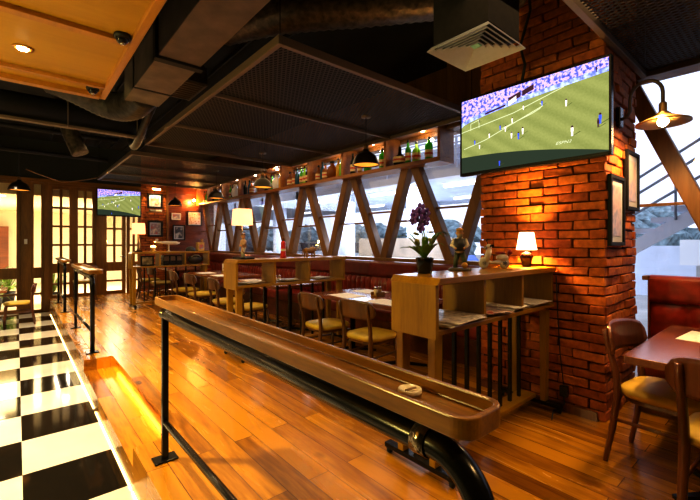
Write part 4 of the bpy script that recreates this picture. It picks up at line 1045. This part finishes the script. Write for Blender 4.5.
for i, (fx, fy, fz, s_) in enumerate(((-.005, .02, .375, .04), (-.03, .045, .345, .038), (.02, .0, .35, .036), (-.01, .03, .325, .04), (.01, -.005, .305, .036), (-.035, .05, .31, .034), (-.005, .02, .265, .036))):
    bm = NB()
    for k in range(5):
        a = 2*PI*k/5+i; ball(bm, (fx-.008, fy+.55*s_*math.cos(a), fz+.55*s_*math.sin(a)), s_*.4, .35, 1, 1, 8)
    ball(bm, (fx-.018, fy, fz), s_*.28, 1, 1, 1, 8); obj('blossom', bm, M_petal, t)
for i, (fx, fy, fz) in enumerate(((.03, -.02, .24), (-.03, .04, .23), (.02, -.03, .19), (-.03, .03, .18))):
    bm = NB(); ball(bm, (fx, fy, fz), .02, 1.2, 1, .35, 8, Matrix.Rotation(.4*i, 4, 'Y')); obj('bud', bm, plain('bud_pale', (.3, .28, .14), .5), t)
# scooter model
t = thing('scooter_model', 'white and red toy motor scooter on the near divider beside the lamp', 'model scooter', (2.86, 1.60, ZN), rad(-38))
t.scale = (1.05, 1.05, 1.1)
for x in (-.075, .075):
    bm = NB(); lathe(bm, [(.020, -.011), (.034, -.012), (.038, 0), (.034, .012), (.020, .011)], seg=20, mat=Matrix.Translation((x*1.05, 0, .038)) @ Matrix.Rotation(rad(90), 4, 'X')); w = obj('wheel', bm, plain('tyre_cream', (.5, .46, .42), .5), t)
    bm = NB(); lathe(bm, [(0, -.011), (.017, -.011), (.017, .011), (0, .011)], seg=14, mat=Matrix.Translation((x*1.05, 0, .038)) @ Matrix.Rotation(rad(90), 4, 'X')); obj('hub', bm, M_steel, w)
M_scw = plain('scooter_white', (.72, .66, .6), .25); M_scr = plain('scooter_red', (.30, .02, .015), .3)
bm = NB(); ball(bm, (.062, 0, .078), .036, 1.35, .55, .75, 14); tube(bm, [(.05, 0, .05), (-.02, 0, .042), (-.05, 0, .055)], [.015, .011, .012], 10); ball(bm, (-.076, 0, .07), .028, 1.1, .4, .42, 12); obj('body', bm, M_scw, t)
bm = NB(); tube(bm, [(-.062, 0, .05), (-.046, 0, .10), (-.036, 0, .145)], [.016, .024, .017], 12); ball(bm, (-.04, 0, .158), .020, 1.1, .9, .9, 12); obj('front_shield', bm, M_scw, t)
bm = NB(); ball(bm, (-.064, 0, .148), .013); obj('headlight', bm, M_steel, t)
bm = NB(); tube(bm, [(-.03, -.05, .165), (-.038, 0, .158), (-.03, .05, .165)], .006, 8); tube(bm, [(-.03, .045, .165), (-.035, .05, .20)], .003, 6); ball(bm, (-.035, .052, .20), .011, .4, 1, 1, 8); obj('handlebar', bm, M_black, t)
bm = NB(); ball(bm, (.05, 0, .112), .026, 1.7, .7, .35, 12); ball(bm, (.12, 0, .115), .02, .8, 1.2, 1, 10); obj('seat', bm, M_scr, t)
# middle divider: figurine lamp, red canister, brass bull
t = thing('figurine_lamp', 'square cream-shaded lamp with statuette base on the middle divider', 'table lamp', (2.11, 4.48, ZT), rad(180))
t.scale = (1.15, 1.15, 1.24)
bm = NB(); box(bm, -.075, .075, -.11, .11, 0, .02); obj('base', bm, M_black, t, .004)
figurine_body(t, .27, plain('statue_tan', (.45, .3, .22), .5), plain('statue_grey', (.5, .45, .4), .5), M_skin, plain('statue_brown', (.2, .1, .05), .5))
bm = NB(); tube(bm, [(.15*.25, .05, .14), (.06, .1, .08), (.05, .13, .06)], .006, 8); obj('golf_bag', bm, plain('statue_brown', (.2, .1, .05), .5), t)
bm = NB(); tube(bm, [(0, -.03, .02), (0, -.03, .40)], .006, 8); obj('stem', bm, M_steel, t)
bm = NB(); o_ = .082
lo = [bm.verts.new((sx*o_-.0, sy*o_-.03, .335)) for sx, sy in ((-1,-1),(1,-1),(1,1),(-1,1))]; hi = [bm.verts.new((sx*o_*.9-.0, sy*o_*.9-.03, .495)) for sx, sy in ((-1,-1),(1,-1),(1,1),(-1,1))]
for k in range(4): bm.faces.new((lo[k], lo[(k+1)%4], hi[(k+1)%4], hi[k]))
obj('shade', bm, shade_mat('shade_cream', (1, .76, .54), .42, .6), t, solid=.003)
bm = NB(); ball(bm, (0, -.03, .42), .022); obj('bulb', bm, emis('lamp_bulb', (1, .75, .4), 8), t)
lamp('POINT', 'figurine_lamp_light', (2.16, 4.51, ZT+.5), 3, WARM, .04)
t = thing('red_canister', 'slim red lighthouse-shaped canister on the middle divider', 'canister', (2.68, 4.5, ZT))
t.scale = (1.15, 1.15, 1.2)
bm = NB(); lathe(bm, [(0, 0), (.034, 0), (.034, .02), (.03, .03), (.028, .17), (.018, .185), (0, .185)], seg=20); obj('body', bm, plain('canister_red', (.55, .02, .015), .3), t)
bm = NB(); lathe(bm, [(.0305, .075), (.03, .1)], seg=20, closed=False); obj('band', bm, M_paper, t)
bm = NB(); lathe(bm, [(0, .1855), (.012, .1855), (.012, .215), (.016, .22), (0, .235)], seg=14); obj('nozzle', bm, plain('canister_dark', (.25, .1, .03), .4), t)
t = thing('bull_figurine', 'golden-brown bull figurine on the middle divider', 'figurine', (3.10, 4.5, ZT), rad(10))
M_bull = plain('bull_gold', (.34, .17, .04), .35)
bm = NB(); tube(bm, [(-.10, 0, .085), (-.06, 0, .09), (0, 0, .085), (.06, 0, .10), (.10, 0, .105), (.135, 0, .10)], [.03, .042, .038, .046, .036, .02], 12)
for x in (-.075, .065):
    for s in (-1, 1): tube(bm, [(x, s*.022, .07), (x+.008, s*.024, .035), (x, s*.024, 0)], [.02, .012, .012], 8)
tube(bm, [(-.125, 0, .1), (-.14, 0, .06), (-.138, 0, .03)], .005, 6); obj('body', bm, M_bull, t)
for s in (-1, 1):
    bm = NB(); tube(bm, [(.115, s*.02, .12), (.115, s*.05, .13), (.125, s*.055, .16)], [.008, .007, .002], 8); obj('horn', bm, M_paper, t)
# far divider: lamp, aeroplane, small glow lamp, yellow box, dark bag
t = thing('column_lamp', 'square cream-shaded column lamp on the aisle end of the far divider', 'table lamp', (1.97, 9.25, ZT))
t.scale = (.72, .72, 1.05)
bm = NB(); box(bm, -.09, .09, -.07, .07, 0, .025); obj('base', bm, M_black, t, .004)
bm = NB(); lathe(bm, [(0, .025), (.05, .025), (.03, .09), (.045, .15), (.022, .2), (.03, .24), (.012, .3), (.012, .38), (0, .38)], seg=16); obj('column', bm, plain('column_brown', (.22, .12, .06), .4), t)
bm = NB(); o_ = .155
lo = [bm.verts.new((sx*o_, sy*o_, .36)) for sx, sy in ((-1,-1),(1,-1),(1,1),(-1,1))]; hi = [bm.verts.new((sx*o_*.9, sy*o_*.9, .58)) for sx, sy in ((-1,-1),(1,-1),(1,1),(-1,1))]
for k in range(4): bm.faces.new((lo[k], lo[(k+1)%4], hi[(k+1)%4], hi[k]))
obj('shade', bm, shade_mat('shade_peach', (1, .70, .46), .5, .6), t, solid=.003)
bm = NB(); ball(bm, (0, 0, .46), .022); obj('bulb', bm, emis('lamp_bulb', (1, .75, .4), 8), t)
lamp('POINT', 'column_lamp_light', (1.97, 9.25, ZT+.47), 2.5, WARM, .04)
t = thing('accent_uplight', 'low brass uplight glowing on the far divider before the brick strip', 'table lamp', (2.27, 9.3, ZT))
bm = NB(); lathe(bm, [(0, 0), (.06, 0), (.06, .02), (.03, .04), (.07, .1), (.065, .1), (0, .06)], seg=20); obj('bowl', bm, plain('brass_bowl', (.5, .3, .06), .3, .7), t)
bm = NB(); ball(bm, (0, 0, .1), .035, 1.6, 1, .8); obj('bulb', bm, emis('accent_bulb', (1, .75, .2), 18), t)
lamp('POINT', 'accent_light', (2.27, 9.25, ZT+.22), 8, (1, .62, .15), .05)
t = thing('model_aeroplane', 'cream model aeroplane on a stand on the far divider', 'model aeroplane', (2.58, 9.25, ZT), rad(8))
bm = NB(); lathe(bm, [(0, 0), (.04, 0), (.03, .012), (.012, .02), (.01, .17), (0, .17)], seg=12); obj('stand', bm, M_figwhite, t)
bm = NB(); tube(bm, [(-.30, 0, .21), (-.2, 0, .2), (0, 0, .19), (.17, 0, .185), (.24, 0, .185)], [.012, .025, .04, .042, .012], 12); obj('fuselage', bm, M_figwhite, t)
bm = NB(); box(bm, .02, .12, -.3, .3, .195, .205); box(bm, -.29, -.23, -.1, .1, .215, .222); box(bm, -.29, -.23, -.004, .004, .22, .28); obj('wings', bm, M_figwhite, t, .004)
t = thing('yellow_carton', 'small yellow printed carton on the window end of the far divider', 'carton', (3.27, 9.25, ZT), .2)
bm = NB(); box(bm, -.08, .08, -.05, .05, 0, .2); obj('box', bm, plain('carton_yellow', (.55, .33, .07), .5, noise=.3, nscale=15), t, .004)
bm = NB(); box(bm, -.05, .05, -.054, -.05, .05, .15); obj('printed_panel', bm, a_red, t)
bm = NB(); box(bm, .03, .07, -.03, .03, .2, .28); obj('flap', bm, plain('carton_brown', (.3, .15, .05), .5), t)
t = thing('dark_cap', 'dark rounded cap lying on the far divider beside the carton', 'cap', (3.04, 9.22, ZT))
bm = NB(); ball(bm, (0, 0, .03), .1, 1.1, 1, .8, 14); bmesh.ops.bisect_plane(bm, geom=bm.verts[:]+bm.edges[:]+bm.faces[:], plane_co=(0, 0, 0), plane_no=(0, 0, 1), clear_inner=True); obj('crown', bm, M_figdark, t)
bm = NB(); prism(bm, [(.1*math.cos(a*PI/8+PI), .1+.0*a-.17+.07*math.sin(a*PI/8+PI)) for a in range(9)], .004, .012); obj('brim', bm, M_figdark, t)

# power adaptor and cable at the pillar foot
t = thing('power_adaptor', 'small black power adaptor with trailing cord on the pillar brickwork', 'power adaptor', (PX0-.015, 1.30, .17))
bm = NB(); box(bm, -.035, 0.012, -.03, .03, -.045, .045); obj('adaptor_body', bm, M_plastic, t, .006)
bm = NB(); tube(bm, [(-.02, .0, .04), (-.015, .03, .3), (-.015, .05, .65), (-.02, .06, .95)], .004, 6); tube(bm, [(-.02, 0, -.04), (-.03, -.01, -.1), (-.1, .05, -.155), (-.25, .0, -.163)], .005, 6); obj('cord', bm, M_rubber, t)
bm = NB(); box(bm, PX0-.03, PX0-.012, PY0+.05, PY1, 0, .07); struct('baseboard_pillar', bm, M_walnut)

# ------------------------------------------------------------------ adjoining bright room behind the timber screens
M_cream = plain('cream_wall', (.80, .74, .60), .8); M_ivory = plain('ivory_floor', (.7, .6, .45), .3)
bm = NB(); box(bm, -6, 4.7, 20.5, 20.7, -.3, 2.62); struct('wall_beyond', bm, M_cream)
bm = NB(); box(bm, -6, 4.7, YB+.2, 20.7, 2.62, 2.75); struct('ceiling_beyond', bm, M_cream)
bm = NB(); box(bm, -6, 4.7, YB+.2, 20.7, -.4, -.3); struct('floor_beyond', bm, M_ivory)
bm = NB(); box(bm, -4, 2.66, YB+.12, YB+.2, 2.55, 2.93); struct('trim_61', bm, M_cream)
bm = NB(); box(bm, 4.7, 4.9, YB+.2, 20.5, -.3, 2.62); struct('wall_beyond_right', bm, M_cream)
bm = NB(); box(bm, -6.2, -6, YB+.2, 20.5, -.3, 2.62); struct('wall_beyond_left', bm, M_cream)
bm = NB(); box(bm, -.95, -.25, 19.9, 20.4, -.3, 2.0); struct('wall_beyond_niche', bm, M_plankwall)
lamp('AREA', 'beyond_light', (-.8, 15.4, 2.55), 170, (1, .84, .48), 3.0, (-.8, 15.4, 0))
lamp('AREA', 'beyond_wash', (-.8, 16.0, .6), 120, (1, .80, .42), 3.0, (-.8, 16.5, 2.6))
lamp('AREA', 'beyond_light_right', (2.2, 15.2, 2.55), 420, (1, .92, .80), 2.5, (2.2, 15.2, 0))
for i, (x, y) in enumerate(((-.48, 14.4), (-.75, 15.6), (-.32, 13.7), (.1, 15.0))):
    bm = NB(); lathe(bm, [(0, 0), (.09, 0), (.09, .012), (0, .012)], seg=16); tag(obj('ceiling_downlight', bm, emis('beyond_glow', (1, .9, .7), 14), loc=(x, y, 2.606)), '%s glowing downlight in the bright room behind the screen' % ('second nearest', 'furthest', 'nearest', 'rightmost')[i], 'downlight')
def plant(x, y, z, h, label, nl=26):
    t = thing('potted_palm', label, 'potted plant', (x, y, z))
    bm = NB(); lathe(bm, [(0, 0), (.14, 0), (.18, .3), (.16, .3), (.15, .26), (0, .26)], seg=18); obj('planter', bm, M_blackmatte, t)
    bm = NB(); tube(bm, [(0, 0, .26), (.02, .01, .26+h*.3)], .02, 8); obj('trunk', bm, M_joinery, t)
    bm = NB()
    for i in range(nl):
        a = i*2.39; L_ = R.uniform(.3, .6); up = R.uniform(.1, .9)*h; w0 = R.uniform(.03, .06)
        def bl(u, v, a=a, L_=L_, up=up, w0=w0):
            r_ = L_*u; zz = .3 + up*(1-(1-u)**2)*1.1 - .25*h*u**3; w_ = w0*math.sin(PI*min(1, .1+.9*u))*(v-.5)*2
            return (r_*math.cos(a)-w_*math.sin(a), r_*math.sin(a)+w_*math.cos(a), zz)
        sheet(bm, bl, 7, 2)
    obj('leaves', bm, plain('palm_green', (.16, .28, .03), .5, noise=.4, nscale=9), t)
plant(-.45, 13.1, -.3, 1.1, 'bushy green palm behind the large left glazed screen')
plant(-.2, 14.6, -.3, .9, 'smaller green palm behind the left screen, right of the bushy one')
plant(.75, 13.6, -.3, .95, 'narrow palm glimpsed through the slim side light')

# ------------------------------------------------------------------ outside the windows
def ext(name, bm, mat, **k): return struct(name, bm, mat, **k)
bm = NB(); box(bm, 4.75, 40, -20, 40, -.25, -.05); ext('floor_outside', bm, M_exgrey)
bm = NB(); box(bm, 7.2, 14.5, 3.6, 34, 3.05, 3.5); ext('ceiling_outside', bm, M_exwhite)
bm = NB()
for i in range(12): box(bm, 7.0, 7.3, 3.6+i*2.4, 3.75+i*2.4, 2.75, 3.05)
box(bm, 7.0, 7.25, 3.6, 34, 2.80, 3.05); ext('beam_outside', bm, M_exwhite)
for x, y, r_, z in ((8.3, 6.9, .28, 3.05), (8.3, 9.9, .28, 3.05), (8.3, 14.2, .28, 3.05), (8.3, 19, .28, 3.05), (6.45, 2.75, .18, 5), (9.5, 3.6, .3, 6), (7.6, 3.15, .22, 5), (8.0, .62, .42, 7), (13, 10, .3, 3.05), (13, 16, .3, 3.05)):
    bm = NB(); lathe(bm, [(0, -.05), (r_, -.05), (r_, z), (0, z)], loc=(x, y, 0), seg=24); ext('column_outside', bm, M_exwhite)
bm = NB(); box(bm, 7.6, 7.75, 5.3, 8.5, 0, 1.5); bm2 = bm
ext('wall_outside_low', bm, plain('beige_concrete', (.27, .22, .18), .8, noise=.2, nscale=3))
bm = NB(); box(bm, 13, 13.2, -14, 3.3, -.05, 1.30); ext('parapet_outside', bm, M_exwhite)
# sloping ramp wall with landing
bm = NB(); prism(bm, [(7.3, 0), (12.5, 0), (12.5, .1), (7.3, 1.55)], 9.0, 9.2, Matrix(((0,0,1,0),(1,0,0,0),(0,1,0,0),(0,0,0,1)))); ext('ramp_outside', bm, M_exgrey)
for i, (x, y) in enumerate(((9.2, 6.0), (9.2, 9.0), (9.2, 12.4), (9.2, 16), (12, 7.6), (12, 12.5), (12, 18))):
    t = thing('tube_light', 'outdoor ceiling tube light %s' % ('nearest, behind the orchid', 'second along the front row', 'third along the front row', 'furthest in the front row', 'nearest in the back row', 'middle of the back row', 'furthest in the back row')[i], 'ceiling light', (x, y, 3.0305))
    bm = NB(); box(bm, -.12, .12, -.7, .7, -.02, .02); obj('housing', bm, M_white, t)
    bm = NB(); tube(bm, [(0, -.65, -.05), (0, .65, -.05)], .05, 10); obj('tube', bm, emis('tube_glow', (.95, .97, 1), 4), t)
# upper walkway railing, seen past the cabinet end
t = thing('walkway_railing', 'pale horizontal-bar railing of the upper walkway outside', 'railing', (6.9, 3.7, 0))
for z in (3.1, 3.22, 3.34, 3.46, 3.58):
    bm = NB(); tube(bm, [(0, -1.2, z), (0, 5.5, z)], .018, 8); obj('rail_bar', bm, M_exwhite, t)
for y in range(-1, 6):
    bm = NB(); box(bm, -.02, .02, y-.02, y+.02, 2.95, 3.6); obj('baluster', bm, M_exwhite, t)
# outdoor stair seen through the right-hand window
t = thing('outdoor_stair', 'grey outdoor stair with blue-grey handrails behind the right window', 'stairs', (8.2, 1.1, 0))
M_rail = plain('blue_grey_rail', (.25, .29, .36), .5)
bm = NB()
for i in range(9): box(bm, -.5, .5, -1.6+i*.26, -1.3+i*.26, 2.9-i*.17, 2.98-i*.17)
bar(bm, (-.52, -1.6, 2.85), (-.52, .9, 1.2), .06, .2); obj('flight', bm, M_exwhite, t)
for zz in (.45, .75, 1.0):
    bm = NB(); tube(bm, [(-.55, -1.6, 2.9+zz), (-.55, .8, 1.35+zz)], .022, 8); obj('handrail', bm, M_rail, t)
for i in range(5):
    y = -1.6+i*.6; z = 2.9-i*.387
    bm = NB(); tube(bm, [(-.55, y, z), (-.55, y, z+1.0)], .018, 8); obj('rail_post', bm, M_rail, t)
bm = NB(); box(bm, 11, 11.3, 1.0, 1.8, .9, 1.45); tag(obj('white_signbox', bm, M_white), 'white box outside, low in the right-hand window before the trees', 'box')
bm = NB(); box(bm, 10.8, 11.6, 1.3, 1.5, -.05, .9); tag(obj('box_plinth', bm, M_exgrey), 'grey plinth under the white box outside', 'plinth')
def tree(x, y, h, r, label):
    t = thing('tree', label, 'tree', (x, y, -.1)); bm = NB(); tube(bm, [(0, 0, 0), (.1, 0, h*.5)], [.18, .1], 8); obj('trunk', bm, M_joinery, t)
    bm = NB(); rr = random.Random(int(x*7+y*13))
    for i in range(26):
        a = rr.uniform(0, 6.3); q = rr.uniform(0, 1)**.6*r; b = rr.uniform(-.5, .5)
        bmesh.ops.create_icosphere(bm, subdivisions=2, radius=rr.uniform(.25, .5)*r, matrix=Matrix.Translation((q*math.cos(a), q*math.sin(a), h*.62+b*h*.6)))
    for v in bm.verts: v.co += Vector((rr.uniform(-1, 1), rr.uniform(-1, 1), rr.uniform(-1, 1)))*.09*r
    obj('crown', bm, M_hazyfoliage, t)
for i, (x, y, h, r) in enumerate(((37, 1.0, 3.4, 3.0), (38, 9.0, 3.8, 3.0), (36, 17, 3.8, 3), (19, 13.5, 2.6, 1.5), (19, 17.5, 2.4, 1.5), (20, 22, 2.6, 1.7), (18, 27, 2.6, 1.6), (17, 33, 2.6, 1.6))):
    tree(x, y, h, r, ('low dark tree beyond the white box outside the right window', 'rounded tree right of the pillar behind the white box', 'taller tree hidden mostly behind the brick pillar', 'tree outside behind the orchid', 'tree outside between the first two column windows', 'tree outside behind the red canister', 'tree outside behind the figurine lamp', 'tree outside at the far end of the windows')[i])
def car(x, y, rot, col, label):
    t = thing('parked_car', label, 'car', (x, y, -.05), rot); m = plain('car_'+col[0], col[1], .2, .2)
    bm = NB(); prism(bm, [(-2.1, .25), (2.1, .25), (2.15, .65), (1.3, .85), (-1.9, .9), (-2.15, .7)], -.8, .8, Matrix(((1,0,0,0),(0,0,1,0),(0,1,0,0),(0,0,0,1)))); obj('body', bm, m, t, .08)
    bm = NB(); prism(bm, [(-1.8, .88), (1.25, .86), (.6, 1.4), (-1.4, 1.42)], -.7, .7, Matrix(((1,0,0,0),(0,0,1,0),(0,1,0,0),(0,0,0,1)))); obj('cabin', bm, plain('car_glass', (.05, .06, .08), .1), t, .06)
    for sx in (-1.3, 1.3):
        for sy in (-.75, .75):
            bm = NB(); lathe(bm, [(0, -.1), (.3, -.1), (.32, 0), (.3, .1), (0, .1)], seg=18, mat=Matrix.Translation((sx, sy, .32)) @ Matrix.Rotation(rad(90), 4, 'X')); obj('wheel', bm, M_rubber, t)
car(14.5, 11.2, 1.35, ('blue', (.12, .2, .5)), 'blue car parked outside, nearest behind the windows')
car(14.5, 16.5, 1.4, ('silver', (.55, .58, .62)), 'silver car parked outside beyond the blue car')
car(15.2, 5.6, 1.3, ('red', (.55, .05, .07)), 'red car parked outside left of the pillar')
car(14.5, 22, 1.4, ('white', (.7, .72, .75)), 'white car parked outside, furthest along')

# ------------------------------------------------------------------ lights
w = bpy.data.worlds.new('World'); sc.world = w; w.use_nodes = True
bgn = w.node_tree.nodes['Background']; bgn.inputs[0].default_value = (.78, .83, 1, 1); bgn.inputs[1].default_value = 1.35
lamp('AREA', 'outdoor_fill', (9.5, 10, 2.7), 1100, (.78, .88, 1), 6, (9.5, 10, 0))
lamp('AREA', 'outdoor_fill_near', (6.6, 5.5, 2.6), 300, (.85, .92, 1), 3, (7.6, 5.5, 0))
for x, y, p in ((1.35, 1.5, 55), (1.35, 3.6, 60), (1.45, 5.6, 60), (1.4, 7.8, 60), (1.5, 10, 60)):
    lamp('SPOT', 'ceiling_spot', (x, y, 2.95), p*1.25, (1, .68, .26), .08, (x, y, 0), 100, .8)
for x, y, p in ((-.1, 3.46, 80), (-.4, 6.2, 70), (-.3, 8.8, 70)):
    lamp('SPOT', 'checker_spot', (x, y, 2.66), p*4.2, (1, .84, .58), .05, (x, y, 0), 120, .8)
lamp('SPOT', 'window_table_spot', (3.0, -.1, 2.9), 60, WARM2, .08, (3.0, .3, 0), 90, .8)
lamp('SPOT', 'ledge_spot', (1.5, -.9, 2.5), 95, (1, .66, .28), .08, (.8, .7, 1.0), 60, .8)
lamp('SPOT', 'seat_spot', (3.6, .75, 2.8), 95, WARM2, .06, (3.2, .5, .5), 50, .7)
lamp('POINT', 'left_fill', (-1.9, 2.6, 1.7), 190, (1, .82, .26), .15)  # added lamp out of view, brightens the wooden ceiling panel; no fixture
lamp('POINT', 'left_fill', (-1.6, 5.5, 1.7), 25, (1, .72, .30), .15)
lamp('AREA', 'room_fill', (2.6, 6.2, 2.88), 45, (1, .68, .32), 3.5, (2.6, 6.2, 0))
lamp('AREA', 'room_fill_near', (2.0, .6, 2.85), 12, (1, .66, .3), 2.0, (2.2, 1.2, 0))

# ------------------------------------------------------------------ camera
cam = bpy.data.cameras.new('camera'); co = bpy.data.objects.new('camera', cam); C.objects.link(co)
cam.sensor_width = 36; cam.lens = 390/700*36; cam.shift_y = -8/700; cam.clip_start = .05
co.location = (0, 0, 1.4); co.rotation_euler = (rad(90), 0, -math.atan2(333, 390)); sc.camera = co
sc.view_settings.view_transform = 'Standard'; sc.view_settings.look = 'None'; sc.view_settings.exposure = .45; sc.view_settings.gamma = .74
sc.cycles.use_denoising = True; sc.cycles.max_bounces = 8; sc.cycles.sample_clamp_indirect = 6; sc.cycles.caustics_reflective = False; sc.cycles.caustics_refractive = False
